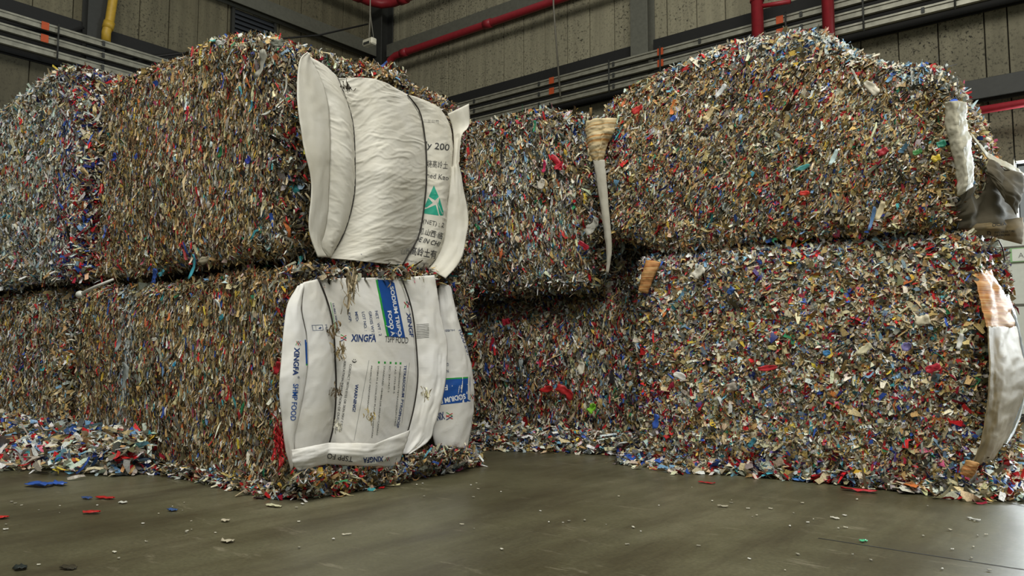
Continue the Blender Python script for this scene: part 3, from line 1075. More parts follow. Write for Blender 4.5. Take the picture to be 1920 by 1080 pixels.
# middle, upper
b = Bale(-4.9, -3.08, 4.82, 6.2, 1.19, 2.62, seed=6, top=([-4.9, -4.3, -3.6, -3.25, -3.08], [2.66, 2.67, 2.66, 2.56, 2.46]), r=0.12, lump=0.018)
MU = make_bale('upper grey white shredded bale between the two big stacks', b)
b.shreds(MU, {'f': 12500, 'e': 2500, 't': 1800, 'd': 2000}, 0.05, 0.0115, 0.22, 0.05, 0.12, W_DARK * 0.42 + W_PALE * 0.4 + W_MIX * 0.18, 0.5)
# right, lower
b = Bale(-2.62, -0.65, 4.66, 6.0, 0, 1.39, seed=7, r=0.10, endbulge=0.09, lump=0.022)
RL = make_bale('lower multicoloured shredded bale at right with orange sack end', b)
RLB = b
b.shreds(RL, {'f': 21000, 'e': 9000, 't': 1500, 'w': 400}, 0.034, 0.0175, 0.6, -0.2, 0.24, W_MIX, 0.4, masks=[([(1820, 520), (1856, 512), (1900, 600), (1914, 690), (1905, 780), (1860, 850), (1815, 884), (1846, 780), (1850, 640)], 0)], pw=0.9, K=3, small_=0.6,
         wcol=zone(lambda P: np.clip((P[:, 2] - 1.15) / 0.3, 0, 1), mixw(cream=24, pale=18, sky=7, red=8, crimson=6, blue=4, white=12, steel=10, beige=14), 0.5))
# right, upper
b = Bale(-2.88, -0.72, 4.62, 6.0, 1.39, 2.6, seed=8, r=0.11, lump=0.016, endbulge=0.15,
         top=([-2.88, -2.78, -2.6, -2.4, -2.18, -2.1, -1.84, -1.41, -1.26, -1.09, -0.92, -0.76, -0.66, -0.5], [2.46, 2.52, 2.62, 2.63, 2.68, 2.72, 2.72, 2.65, 2.54, 2.42, 2.33, 2.28, 2.22, 2.1]),
         bottom=([-2.88, -2.6, -2.4], [0.15, 0.10, 0.0]))
RU = make_bale('upper brown tan shredded bale with humped top on right stack', b)
RUB = b
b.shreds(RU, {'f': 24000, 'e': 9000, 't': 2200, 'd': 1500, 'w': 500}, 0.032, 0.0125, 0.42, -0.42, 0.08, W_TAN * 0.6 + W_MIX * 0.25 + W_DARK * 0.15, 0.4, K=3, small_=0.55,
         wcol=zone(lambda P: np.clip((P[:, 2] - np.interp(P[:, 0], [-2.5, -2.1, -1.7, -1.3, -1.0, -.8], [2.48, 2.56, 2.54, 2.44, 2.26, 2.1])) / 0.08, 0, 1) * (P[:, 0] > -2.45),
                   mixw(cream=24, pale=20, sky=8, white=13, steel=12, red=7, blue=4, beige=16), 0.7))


# ------------------------------------------------------------------ loose litter heaps along the bale feet
def litter(name, label, pts, n, spread, heap, w0, ln=0.06, wd=0.022, lip=0.0):
    """pts: polyline on the floor; flakes scatter about it"""
    pts = np.array(pts, float)
    seg = np.linalg.norm(np.diff(pts, axis=0), axis=1)
    cum = np.concatenate([[0], np.cumsum(seg)])
    t = RNG.random(n) * cum[-1]
    i = np.clip(np.searchsorted(cum, t) - 1, 0, len(seg) - 1)
    f = (t - cum[i]) / seg[i]
    base = pts[i] * (1 - f)[:, None] + pts[i + 1] * f[:, None]
    dr = nrm(pts[i + 1] - pts[i])
    pr = np.stack([dr[:, 1], -dr[:, 0]], 1)
    off = np.abs(RNG.normal(0, 1, n)) * spread * np.clip(0.75 + 0.5 * vnoise(np.stack([t * 2.2, t * 0, t * 0], 1), 77), 0.2, 1.5) - lip
    hgt = heap * np.exp(-((off + lip) / (spread * 1.05)) ** 2) * RNG.random(n)
    P = np.column_stack([base + pr * off[:, None], 0.006 + hgt])
    N = nrm(np.column_stack([RNG.normal(0, 0.35, n), RNG.normal(0, 0.35, n), np.ones(n)]))
    T = RNG.normal(0, 1, (n, 3))
    T = nrm(T - N * (T * N).sum(1, keepdims=True))
    V = flakes(P, N, T, ln * np.exp(RNG.normal(0, 0.4, n)), wd * np.exp(RNG.normal(0, 0.4, n)), RNG.normal(0, 0.45, n), RNG.normal(0, 0.3, n), RNG.normal(0, 0.22, n), np.zeros(n))
    V[..., 2] = np.maximum(V[..., 2], 0.003)
    o = flake_mesh(name, [(V, pick_colours(P, w0, W_VIV, 5, 0.18), RNG.uniform(0.3, 0.65, n))], None, M['shred'])
    tag(o, label, 'plastic litter', kind='stuff')
    return o


W_LIT = mixw(cream=20, white=16, beige=14, pale=16, grey=8, tan=8, red=7, crimson=3, blue=5, sky=6, navy=3, teal=2, olive=4, yellow=2, pink=1.5, dgrey=4)
litter('shredded_litter', 'heap of loose shredded plastic against the far left bales', [(-8.4, 2.36), (-6.4, 2.36), (-5.2, 2.36), (-4.75, 2.40)], 9500, 0.30, 0.24, W_LIT, 0.075, 0.03, 0.05)
litter('shredded_litter', 'fringe of shreds along the foot of the left tan bale', [(-5.7, 2.40), (-3.38, 2.42)], 1900, 0.045, 0.07, W_LIT, 0.055, 0.018, 0.03)
litter('shredded_litter', 'strip of shreds below the blue printed white bags', [(-3.36, 2.42), (-3.34, 3.9)], 1700, 0.06, 0.08, W_LIT * 0.5 + W_MIX * 0.5, 0.05, 0.018, 0.05)
litter('shredded_litter', 'loose shreds spread before the recessed middle bale', [(-4.3, 4.72), (-2.72, 4.86)], 3600, 0.13, 0.16, W_LIT, 0.055, 0.022, 0.12)
litter('shredded_litter', 'fringe of bright shreds along the foot of the right bale', [(-2.75, 4.63), (-0.62, 4.63)], 2300, 0.085, 0.075, W_LIT * 0.8 + W_MIX * 0.2, 0.07, 0.03, 0.03)
litter('shredded_litter', 'loose shreds on the floor beside the orange sack end', [(-0.66, 4.62), (-0.46, 6.2)], 2200, 0.15, 0.13, W_LIT * 0.5 + W_MIX * 0.5, 0.06, 0.024, 0.05)

# ------------------------------------------------------------------ white woven bag on the upper left bale
XU = -3.40
def c2(*a): return [(480 + q[0] * 0.4444, 60 + q[1] * 0.4444) for q in a]
def c3(*a): return [(500 + q[0] * 0.3889, 480 + q[1] * 0.3889) for q in a]
def c5(*a): return [(580 + q[0] / 6.0, 510 + q[1] / 6.0) for q in a]
def c6(*a): return [(640 + q[0] * 0.2222, 640 + q[1] * 0.2222) for q in a]
def c7(*a): return [(740 + q[0] * 0.315, 180 + q[1] * 0.315) for q in a]
def c8(*a): return [(1740 + q[0] / 4.911, 380 + q[1] / 4.911) for q in a]


w1 = c2((345, 195), (385, 300), (410, 400), (417, 560), (412, 700), (370, 850), (308, 955))
w2 = c2((640, 265), (690, 335), (712, 440), (720, 560), (715, 690), (690, 850), (640, 945), (618, 985))
fold = c2((225, 105), (262, 180), (300, 290), (312, 420), (312, 560), (306, 700), (292, 830), (275, 900), (300, 950))
ledge = c2((218, 84), (186, 115), (174, 200), (175, 330), (205, 500), (232, 640), (222, 800), (236, 880), (262, 950))
sa, bva, _ = sheet('bag_flap', [(ledge, [XU + .17, XU + .2, XU + .18]), (fold, [XU + .13, XU + .15, XU + .10])], [0.012], 0, M['bag'], LU, 90, 14, seed=2, wr_=0.003, wfreq=(1.5, 6), crease=0.012)
sb, bvb, _ = sheet('bag_panel', [(fold, [XU + .12, XU + .14, XU + .09]), (w1, [XU + .07, XU + .08, XU + .06])], [0.045], 0, M['bag'], LU, 220, 20, seed=3, wr_=0.0028, wfreq=(1.5, 14), skew=-0.6, tension=0.0015, tfreq=130)
mid_u = c2((500, 200), (530, 330), (560, 480), (572, 640), (560, 780), (520, 900), (470, 970))
sc_, bvc, _ = sheet('bag_panel', [(w1, [XU + .07, XU + .08, XU + .06]), (mid_u, [XU + .13, XU + .20, XU + .14]), (w2, [XU + .06, XU + .08, XU + .06])], [0, 0], 0, M['bag'], LU, 280, 34, seed=4, wr_=0.0028, wfreq=(2.2, 18), skew=0.9, tension=0.0017, tfreq=150, smooth=True)
edge3 = c2((780, 325), (815, 390), (830, 480), (825, 600), (810, 700), (800, 850), (775, 945), (720, 1003))
sd, bvd, _ = sheet('bag_panel', [(w2, [XU + .06, XU + .08, XU + .06]), (edge3, [XU + .06, XU + .07, XU + .05])], [0.05], 0, M['bag'], LU, 200, 26, seed=5, wr_=0.0025, wfreq=(1.6, 12), skew=0.5, tension=0.0012, tfreq=130)
fl_l = c2((808, 345), (828, 400), (835, 480), (822, 600), (806, 750), (792, 880), (760, 960), (728, 1000))
fl_r = c2((897, 303), (900, 390), (866, 440), (855, 530), (870, 630), (893, 770), (888, 860), (862, 965), (800, 1040))
sf, bvf, _ = sheet('bag_flap', [(fl_l, [XU + .08, XU + .09, XU + .07]), (fl_r, [XU + .17, XU + .14, XU + .16])], [0.01], 0, M['bag'], LU, 90, 16, seed=6, wr_=0.003, wfreq=(1.5, 5), crease=0.012)


def wire_along(parent, pts, vals, r=0.006, axis=0):
    p_ = crom(pts, 30)
    v_ = np.interp(np.linspace(0, 1, 30), np.linspace(0, 1, len(vals)), vals)
    return tube('baling_wire', [at(a_[0], a_[1], axis, q) for a_, q in zip(p_, v_)], r, M['wire'], parent, 6)


wire_along(LU, w1, [XU + .088, XU + .10, XU + .075], 0.0045)
wire_along(LU, w2, [XU + .078, XU + .10, XU + .075], 0.0045)


def pt(s, pa, h, mat, bvh, parent, **k):
    return print_text(s, pa[0], pa[1], h, mat, bvh, parent, **k)


k7 = 0.315
pt('ly 200', c7((182, 308), (322, 326)), 38 * k7, M['ink'], bvd, sd, bold=0.012)
pt('烧高岭土', c7((190, 420), (313, 432)), 34 * k7, M['ink'], bvd, sd)
pt('ned Kao', c7((190, 486), (318, 503)), 31 * k7, M['ink'], bvd, sd)
for tri in (((233, 532), (203, 598), (240, 622), (262, 600)), ((200, 606), (175, 662), (190, 664), (226, 636)), ((266, 606), (290, 690), (288, 712), (258, 640)), ((176, 676), (176, 700), (262, 712), (244, 648)), ((250, 628), (264, 700), (270, 712), (286, 712))):
    q4 = c7(*tri)
    print_quad([q4[0], q4[1], q4[2], q4[3]], M['teal'], bvd, sd, 8, 8)
pt('(NET) : 2', c7((168, 757), (290, 782)), 26 * k7, M['ink'], bvd, sd)
pt('司.山西·临', c7((140, 815), (280, 850)), 30 * k7, M['ink'], bvd, sd, bold=0.01)
pt('DE IN CHI', c7((118, 860), (266, 897)), 29 * k7, M['ink'], bvd, sd, bold=0.014, shear=0.25)
pt('高岭土有', c7((92, 940), (245, 965)), 38 * k7, M['ink'], bvd, sd, bold=0.012)
pt('Shanxi Kaolin', c7((72, 985), (200, 1004)), 13 * k7, M['ink_lt'], bvd, sd)
pt('山西', c7((38, 942), (88, 938)), 28 * k7, M['ink_lt'], bvc, sc_)
pt('二三公司', c7((170, 155), (260, 160)), 14 * k7, M['ink_lt'], bvd, sd)

# ------------------------------------------------------------------ printed white bags on the lower left bale
XD = -3.37
v1 = c3((250, 110), (290, 210), (320, 330), (330, 480), (335, 640), (325, 800), (300, 910), (270, 985))
v2 = c3((650, 105), (690, 220), (710, 320), (725, 480), (728, 600), (710, 730), (680, 850), (652, 955))
lf = c3((182, 125), (166, 260), (190, 380), (196, 540), (165, 720), (132, 870), (128, 1000))
le = c3((150, 145), (96, 250), (70, 500), (60, 650), (75, 800), (90, 930), (118, 1035))
la, ba, _ = sheet('bag_flap', [(le, [XD + .10, XD + .12, XD + .08]), (lf, [XD + .13, XD + .14, XD + .10])], [0.02], 0, M['bag2'], LL, 80, 14, seed=12, wr_=0.003, wfreq=(1.3, 6), crease=0.010)
lb, bb_, _ = sheet('bag_panel', [(c3((184, 125), (170, 260), (192, 380), (196, 540), (165, 720), (132, 870), (140, 1020)), [XD + .12, XD + .13, XD + .09]), (v1, [XD + .06, XD + .07, XD + .05])], [0.035], 0, M['bag2'], LL, 90, 20, seed=13, wr_=0.004, wfreq=(1.5, 6))
bm_ = c3((455, 105), (490, 220), (515, 330), (530, 480), (535, 620), (520, 780), (490, 890), (460, 1000))
v1b = c3((250, 110), (290, 210), (320, 330), (330, 480), (335, 640), (325, 800), (305, 910), (282, 1000))
v2b = c3((650, 105), (690, 220), (710, 320), (725, 480), (728, 600), (710, 730), (680, 850), (632, 1010))
lc, bc_, _ = sheet('bag_panel', [(v1b, [XD + .06, XD + .07, XD + .05]), (bm_, [XD + .10, XD + .15, XD + .10]), (v2b, [XD + .06, XD + .07, XD + .05])], [0, 0], 0, M['bag2'], LL, 130, 34, seed=14, wr_=0.0035, wfreq=(2, 6), skew=-1.2, smooth=True)
e4 = c3((806, 92), (830, 220), (848, 330), (870, 430), (862, 560), (848, 660), (805, 820), (780, 890), (690, 955))
ld, bd_, _ = sheet('bag_panel', [(v2, [XD + .06, XD + .07, XD + .05]), (e4, [XD + .12, XD + .14, XD + .09])], [0.02], 0, M['bag2'], LL, 90, 24, seed=15, wr_=0.004, wfreq=(1.8, 6), crease=0.016)
r0 = c3((826, 130), (838, 330), (846, 560), (812, 720), (800, 850), (812, 915))
r1 = c3((884, 145), (930, 330), (975, 480), (995, 600), (1000, 700), (985, 830), (962, 930))
lr, br_, _ = sheet('bag_panel', [(r0, [XD + .05, XD + .06, XD + .05]), (r1, [XD + .10, XD + .10, XD + .08])], [0.04], 0, M['bag2'], LL, 90, 24, seed=16, wr_=0.004, wfreq=(1.6, 5), crease=0.012)
# the turned-up hem across the bottom of the main bag
h0 = c3((120, 935), (125, 1000), (150, 1032))
h1 = c3((300, 900), (295, 950), (290, 1000))
h2 = c3((520, 905), (505, 960), (480, 1010))
h3 = c3((692, 838), (660, 930), (628, 1012))
lh, bh_, _ = sheet('bag_hem', [(h0, [XD + .15, XD + .15, XD + .13]), (h1, [XD + .13, XD + .14, XD + .11]), (h2, [XD + .18, XD + .18, XD + .15]), (h3, [XD + .10, XD + .12, XD + .1])], [0.02, 0.02, 0.02], 0, M['bag2'], LL, 26, 20, seed=17, wr_=0.006, wfreq=(3, 2))
wire_along(LL, v1, [XD + .085, XD + .095, XD + .08], 0.0042)
wire_along(LL, v2, [XD + .085, XD + .095, XD + .08], 0.0042)
k3, k5, k6 = 0.3889, 1 / 6.0, 0.2222


def logo(c, r, bvh, parent, rot=0.0):
    """two crossing curls, red, green and blue strokes"""
    for k, (a0, a1, dx, mt) in enumerate((( -1, 1, -.28, 'green'), (1, -1, -.12, 'redp'), (-1, 1, .25, 'redp'), (1, -1, .4, 'navy'))):
        L_ = []
        for i in range(9):
            t = i / 8 * 2 - 1
            xx = dx + a0 * 0.32 * math.sin(t * 1.35)
            yy_ = t * 0.6
            L_.append((xx, yy_))
        PX, Fc = [], []
        for i, (xx, yy_) in enumerate(L_):
            for sgn in (-1, 1):
                x2, y2 = (xx + sgn * 0.075) * r, yy_ * r
                PX.append((c[0] + x2 * math.cos(rot) - y2 * math.sin(rot), c[1] + x2 * math.sin(rot) + y2 * math.cos(rot)))
        for i in range(8):
            Fc.append((2 * i, 2 * i + 1, 2 * i + 3, 2 * i + 2))
        drape('logo_stroke', PX, Fc, bvh, M[mt], parent, 0.0025 + 0.0003 * k)


q = c3((532, 114), (612, 118), (668, 397), (588, 388))
print_quad(q, M['blue'], bc_, lc, 12, 20)
print_quad(c3((524, 114), (534, 114), (590, 388), (578, 386)), M['green'], bc_, lc, 3, 20)
pt('SODIUM TRIPO', c5((903, 165), (1000, 722)), 40 * k5, M['whitep'], bc_, lc, bold=0.03)
pt('FOOD A', c5((876, 440), (920, 722)), 40 * k5, M['whitep'], bc_, lc, bold=0.03)
pt('NET   WT : 2', c5((735, 440), (782, 720)), 30 * k5, M['slate'], bc_, lc, bold=0.012)
pt('GROSS WT:2', c5((664, 445), (704, 715)), 30 * k5, M['slate'], bc_, lc, bold=0.012)
pt('LOT NO. :', c5((588, 450), (622, 665)), 30 * k5, M['slate'], bc_, lc, bold=0.012)
pt('MFD:', c5((510, 450), (525, 560)), 30 * k5, M['slate'], bc_, lc, bold=0.012)
pt('EXP:', c5((428, 460), (448, 565)), 30 * k5, M['slate'], bc_, lc, bold=0.012)
pt('HUBEI XINGFA C', c5((255, 355), (322, 690)), 22 * k5, M['slate'], bc_, lc, bold=0.01)
print_quad(c5((236, 340), (242, 340), (304, 684), (298, 684)), M['green'], bc_, lc, 2, 16)
pt('XINGF', c5((1088, 455), (1130, 740)), 42 * k5, M['navy'], bc_, lc, bold=0.03, shear=0.15)
logo(c5((1095, 365))[0], 10, bc_, lc, -0.2)
pt('XINGFA', c3((405, 411), (526, 413)), 33 * k3, M['navy'], bc_, lc, bold=0.03, shear=0.12)
logo(c3((370, 393))[0], 9, bc_, lc, 1.57)
pt('TSPP FOOD', c3((568, 415), (680, 422)), 30 * k3, M['ink'], bc_, lc, bold=0.006)
pt('MA', c5((172, 595), (186, 672)), 22 * k5, M['slate'], bb_, lb)
for qd in (((25, 597), (148, 594), (148, 600), (25, 603)), ((25, 597), (31, 597), (43, 662), (37, 662)), ((142, 597), (148, 597), (156, 655), (150, 655)), ((40, 655), (155, 652), (155, 657), (40, 660)), ((66, 604), (70, 604), (78, 652), (74, 652)), ((98, 636), (120, 616), (138, 628), (120, 646))):
    print_quad(c5(*qd), M['slate'], bb_, lb, 6, 6)
pt('TETRASODIUM', c6((528, 200), (506, 470)), 21 * k6, M['navy'], bc_, lc, bold=0.02)
pt('PYROPHOSP', c6((504, 490), (460, 728)), 21 * k6, M['navy'], bc_, lc, bold=0.02)
pt('INGREDIENT:TETRASODIUM PYRO', c6((490, 212), (444, 715)), 12 * k6, M['ink'], bc_, lc)
pt('CAS: 7722-88-5', c6((450, 210), (436, 438)), 12 * k6, M['ink'], bc_, lc)
pt('EC: 231-767-1', c6((402, 210), (390, 425)), 12 * k6, M['ink'], bc_, lc)
pt('STANDARD: GB1886.339-2021(FCCAOAC)', c6((356, 208), (294, 790)), 12 * k6, M['ink'], bc_, lc)
pt('STORE IN A COOL,DRY PLACE TO MAINTAIN', c6((304, 206), (250, 812)), 12 * k6, M['ink'], bc_, lc)
pt('PRODUCT PERFORMANCE', c6((248, 206), (212, 586)), 12 * k6, M['ink'], bc_, lc)
for gx, gy in ((315, 178), (366, 180), (413, 182), (458, 185), (497, 186)):
    print_quad(c6((gx - 8, gy - 9), (gx + 8, gy - 9), (gx + 8, gy + 9), (gx - 8, gy + 9)), M['green'], bc_, lc, 2, 2)
print_quad(c6((231, 160), (234, 160), (108, 838), (105, 838)), M['ink_lt'], bc_, lc, 1, 24)
print_quad(c6((571, 180), (574, 180), (508, 700), (505, 700)), M['ink_lt'], bc_, lc, 1, 24)
pt('WARNING!', c6((118, 360), (92, 590)), 26 * k6, M['navy'], bc_, lc, bold=0.02)
pt('CONTACT WITH EYES OR SKIN MAY CAUSE', c3((400, 520), (350, 842)), 11 * k3, M['ink'], bc_, lc)
pt('IRRITATION.INHALATION OF DUST MAY', c3((372, 505), (330, 842)), 11 * k3, M['ink'], bc_, lc)
pt(':)', c3((418, 496), (416, 514)), 16 * k3, M['ink'], bc_, lc, bold=0.02)
pt('XINGFA', c3((134, 440), (126, 575)), 24 * k3, M['navy'], ba, la, bold=0.03)
pt('®', c3((148, 578), (147, 590)), 9 * k3, M['navy'], ba, la)
pt('SHMP FOOD', c3((128, 615), (114, 792)), 24 * k3, M['blue'], ba, la, bold=0.012)
logo(c3((150, 420))[0], 6.5, ba, la)
print_quad(c3((182, 404), (196, 404), (199, 522), (188, 524)), M['blue'], ba, la, 4, 10)
print_quad(c3((188, 520), (199, 518), (199, 526), (188, 528)), M['green'], ba, la, 4, 2)
pt('XINGFA', c3((562, 965), (464, 972)), 25 * k3, M['navy'], bh_, lh, bold=0.03, shear=0.12)
logo(c3((580, 978))[0], 6, bh_, lh)
pt('TSPP FO', c3((416, 968), (292, 950)), 25 * k3, M['ink'], bh_, lh, bold=0.01)
print_quad(c3((852, 596), (980, 588), (981, 702), (818, 720)), M['blue'], br_, lr, 12, 12)
print_quad(c3((852, 590), (980, 582), (980, 590), (852, 598)), M['green'], br_, lr, 12, 2)
pt('SODIUM P', c3((955, 664), (832, 690)), 24 * k3, M['whitep'], br_, lr, bold=0.03)
pt('F', c3((871, 622), (858, 623)), 24 * k3, M['whitep'], br_, lr, bold=0.03)
pt('XINGF', c3((852, 752), (788, 768)), 34 * k3, M['navy'], br_, lr, bold=0.03)
logo(c3((880, 770))[0], 10, br_, lr, 1.57)
logo(c3((990, 678))[0], 7, br_, lr)
pt('NE', c3((876, 548), (860, 550)), 14 * k3, M['slate'], br_, lr, bold=0.01)
pt('GR', c3((876, 515), (862, 517)), 14 * k3, M['slate'], br_, lr, bold=0.01)
pt('FOOD', c3((924, 358), (948, 422)), 17 * k3, M['navy'], br_, lr, bold=0.02)
pt('SHMP', c3((952, 432), (972, 490)), 17 * k3, M['navy'], br_, lr, bold=0.02)
pt('HUBEI', c3((905, 352), (860, 355)), 10 * k3, M['slate'], br_, lr)
# printed barcode-like weave label, tan
for k in range(9):
    yk = 330 + k * 8
    print_quad(c3((722, yk), (782, yk - 4), (782, yk - 1), (722, yk + 3)), M['ink_lt'], bd_, ld, 6, 1)

# ------------------------------------------------------------------ fabric at the ends of the right stack
s1, _, _ = sheet('sack_tail', [([(1098, 228), (1101, 262), (1108, 292), (1113, 303)], [4.57, 4.58, 4.62]), ([(1130, 222), (1128, 250), (1124, 285), (1120, 304)], [4.52, 4.55, 4.6]), ([(1157, 222), (1150, 250), (1138, 272), (1131, 304)], [4.57, 4.6, 4.62])], [0.03, 0.03], 1, M['bag_cream'], RU, 40, 14, out=(0, -1, 0), seed=21, wr_=0.007)
s2, _, _ = sheet('strap', [([(1112, 300), (1120, 345), (1127, 395), (1134, 440), (1138, 480), (1137, 512)], [4.59, 4.56, 4.58]), ([(1134, 300), (1138, 345), (1142, 395), (1146, 440), (1147, 470), (1141, 512)], [4.60, 4.57, 4.58])], [0.015], 1, M['bag_strap'], RU, 60, 8, out=(0, -1, 0), seed=22, wr_=0.004)
s3, _, _ = sheet('sack_tail', [([(1212, 488), (1204, 515), (1198, 545)], [4.60, 4.6, 4.6]), ([(1240, 492), (1226, 520), (1214, 550)], [4.6, 4.6, 4.62])], [0.03], 1, M['bag_orange'], RL, 24, 10, out=(0, -1, 0), seed=23, wr_=0.006)
# white folded flap and grey sheet on the upper bale's right end
s4, _, _ = sheet('bag_flap', [([(1771, 192), (1773, 235), (1784, 285), (1795, 325), (1797, 368)], [4.60, 4.58, 4.60]), ([(1790, 190), (1796, 235), (1806, 285), (1812, 325), (1810, 360)], [4.53, 4.52, 4.55]), ([(1811, 192), (1813, 235), (1820, 275), (1824, 320), (1824, 350)], [4.62, 4.62, 4.65])], [0.012, 0.012], 1, M['bag_dirty'], RU, 60, 10, out=(0, -1, 0), seed=24, wr_=0.008)
s5, _, _ = sheet('cover_sheet', [([(1800, 366), (1788, 390), (1776, 412), (1770, 430)], [4.64, 4.66, 4.72]), ([(1818, 300), (1822, 330), (1826, 360), (1822, 395), (1816, 428)], [4.80, 4.76, 4.72, 4.75]), ([(1832, 262), (1840, 300), (1846, 350), (1850, 395), (1852, 426)], [4.95, 4.9, 4.88]), ([(1858, 300), (1866, 330), (1874, 360), (1882, 395), (1892, 422)], [5.15, 5.05, 5.0]), ([(1890, 320), (1900, 345), (1906, 370), (1908, 395), (1907, 412)], [5.35, 5.3, 5.3])],
                 [0.02, -0.03, 0.04, -0.02], 1, M['bag_grey'], RU, 40, 10, out=(0.5, -0.8, 0), seed=25, wr_=0.004, wfreq=(3, 3), crease=0.05)
s5b, _, _ = sheet('sheet_fold', [([(1820, 248), (1846, 282), (1866, 296), (1890, 306), (1919, 326)], [4.80, 4.85, 4.95, 5.1]), ([(1826, 262), (1850, 296), (1868, 308), (1890, 318), (1917, 338)], [4.76, 4.82, 4.9, 5.05])], [0.0], 1, M['bag_dirty'], RU, 40, 6, out=(0.3, -0.8, 0.3), seed=35, wr_=0.006, wfreq=(2, 8))  # paler strip: lit top edge of the grey sheet put into its colour
s5c, _, _ = sheet('sheet_fold', [([(1852, 300), (1850, 318), (1858, 338)], [4.82, 4.78, 4.8]), ([(1884, 316), (1882, 345), (1886, 378)], [4.92, 4.84, 4.88]), ([(1918, 334), (1918, 362), (1907, 404)], [5.05, 5.0, 5.05])], [0.02, 0.03], 1, M['bag_grey'], RU, 30, 10, out=(0.3, -0.8, 0), seed=36, wr_=0.005, wfreq=(2, 4), crease=0.03)
s6, b6, _ = sheet('printed_sack', [([(1766, 432), (1766, 442), (1768, 452)], [4.74, 4.74, 4.76]), ([(1800, 422), (1802, 432), (1806, 441)], [4.76, 4.76, 4.8]), ([(1850, 418), (1850, 428), (1850, 440)], [4.88, 4.86, 4.9]), ([(1885, 412), (1885, 428), (1882, 450)], [5.0, 4.98, 5.0]), ([(1917, 408), (1918, 430), (1915, 458)], [5.15, 5.12, 5.15])], [0.02] * 4, 1, M['sack_brown'], RU, 22, 14, out=(0.4, -0.8, 0), seed=26, wr_=0.006, wfreq=(3, 2))
s7, _, _ = sheet('dark_liner', [([(1764, 436), (1764, 460)], [4.80, 4.9]), ([(1810, 425), (1812, 452)], [4.84, 4.95]), ([(1860, 420), (1850, 438)], [4.98, 5.05])], [0.01, 0.01], 1, M['sack_black'], RU, 14, 10, out=(0.4, -0.8, 0), seed=27, wr_=0.006)
pt('INS.VEGETAL', c8((612, 283), (800, 268)), 3.6, M['dark'], b6, s6, bold=0.01)
pt('CARBONS', c8((604, 310), (752, 302)), 3.6, M['dark'], b6, s6, bold=0.01)
pt('D', c8((546, 300), (580, 298)), 8, M['dark'], b6, s6, bold=0.03)
pt('OCEA', c8((590, 222), (720, 205)), 5, M['dark'], b6, s6, bold=0.02)
# orange striped sack over the lower bale's right end
s8, _, _ = sheet('sack_top', [([(1815, 505), (1832, 540), (1843, 590), (1850, 614)], [4.68, 4.62, 4.60]), ([(1850, 505), (1862, 540), (1868, 580), (1872, 614)], [4.86, 4.8, 4.76]), ([(1856, 508), (1884, 555), (1897, 590), (1903, 614)], [5.0, 5.05, 5.1])], [0.03, 0.03], 1, M['bag_orange'], RL, 44, 14, out=(0.5, -0.8, 0), seed=28, wr_=0.006, wfreq=(2, 5), crease=0.02)
s9, _, _ = sheet('sack_side', [([(1850, 612), (1854, 660), (1852, 720), (1846, 780), (1832, 850), (1812, 884)], [4.60, 4.58, 4.6, 4.6]), ([(1876, 612), (1884, 680), (1882, 750), (1868, 820), (1848, 862), (1816, 890)], [4.78, 4.74, 4.72, 4.66]), ([(1904, 612), (1918, 680), (1917, 740), (1898, 800), (1868, 850), (1826, 893)], [5.1, 5.1, 5.05, 4.72])], [0, 0], 1, M['bag_film'], RL, 80, 16, out=(0.6, -0.7, 0), seed=29, wr_=0.005, wfreq=(2, 7), smooth=True, crease=0.015)
s10, _, _ = sheet('sack_hem', [([(1812, 862), (1806, 876), (1800, 888)], [4.56, 4.57, 4.57]), ([(1836, 868), (1830, 882), (1822, 897)], [4.56, 4.57, 4.58])], [0.02], 1, M['bag_orange'], RL, 20, 10, out=(0.3, -0.8, 0), seed=30, wr_=0.005)
s11, _, _ = sheet('foil_strip', [([(1884, 552), (1900, 600), (1913, 660), (1919, 710), (1914, 750), (1896, 800), (1868, 850)], [5.06, 5.12, 5.12, 5.0]), ([(1890, 552), (1907, 600), (1919, 660), (1924, 710), (1919, 755), (1902, 808), (1872, 856)], [5.12, 5.18, 5.18, 5.06])], [0.012], 1, M['foil'], RL, 60, 6, out=(0.6, -0.7, 0), seed=31, wr_=0.004, wfreq=(2, 18))
s12, _, _ = sheet('foil_scrap', [([(1806, 468), (1812, 462), (1822, 455)], [4.85]), ([(1818, 470), (1830, 463), (1842, 445)], [4.9]), ([(1832, 470), (1842, 462), (1845, 443)], [4.95])], [0.02, 0.02], 1, M['foil'], RL, 16, 8, out=(0, -0.8, 0.3), seed=32, wr_=0.01)
wire_along(RL, c8((500, 392), (580, 375), (650, 345)), [5.1, 5.1], 0.003, 1)
wire_along(RL, c8((650, 345), (690, 430), (706, 530)), [5.1, 5.12], 0.004, 1)

# sign on the pale cladding
sgx, sgz = at(1893, 466, 1, WR - 0.08), at(1893, 492, 1, WR - 0.08)
sg = empty('wall_sign', (sgx[0], WR - 0.08, sgz[2]))
tag(sg, 'small white sign with pale green border on the far right wall', 'sign')
zz0, zz1 = sgz[2], sgx[2]
box('sign_board', sgx[0], sgx[0] + 0.52, WR - 0.085, WR - 0.07, zz0, zz1, M['signgreen'], sg)
sp_ = box('sign_face', sgx[0] + 0.02, sgx[0] + 0.5, WR - 0.089, WR - 0.085, zz0 + 0.008, zz1 - 0.01, M['paper'], sg)
V, Fc = text_mesh('Alan')
hh = (zz1 - zz0) * 0.36
sx_ = sgx[0] + 0.075
mesh_obj('lettering', [(sx_ + v[0] * hh / 0.7, WR - 0.0905, zz0 + (zz1 - zz0) * 0.28 + v[1] * hh / 0.7) for v in V], Fc, M['ink_lt'], sp_)


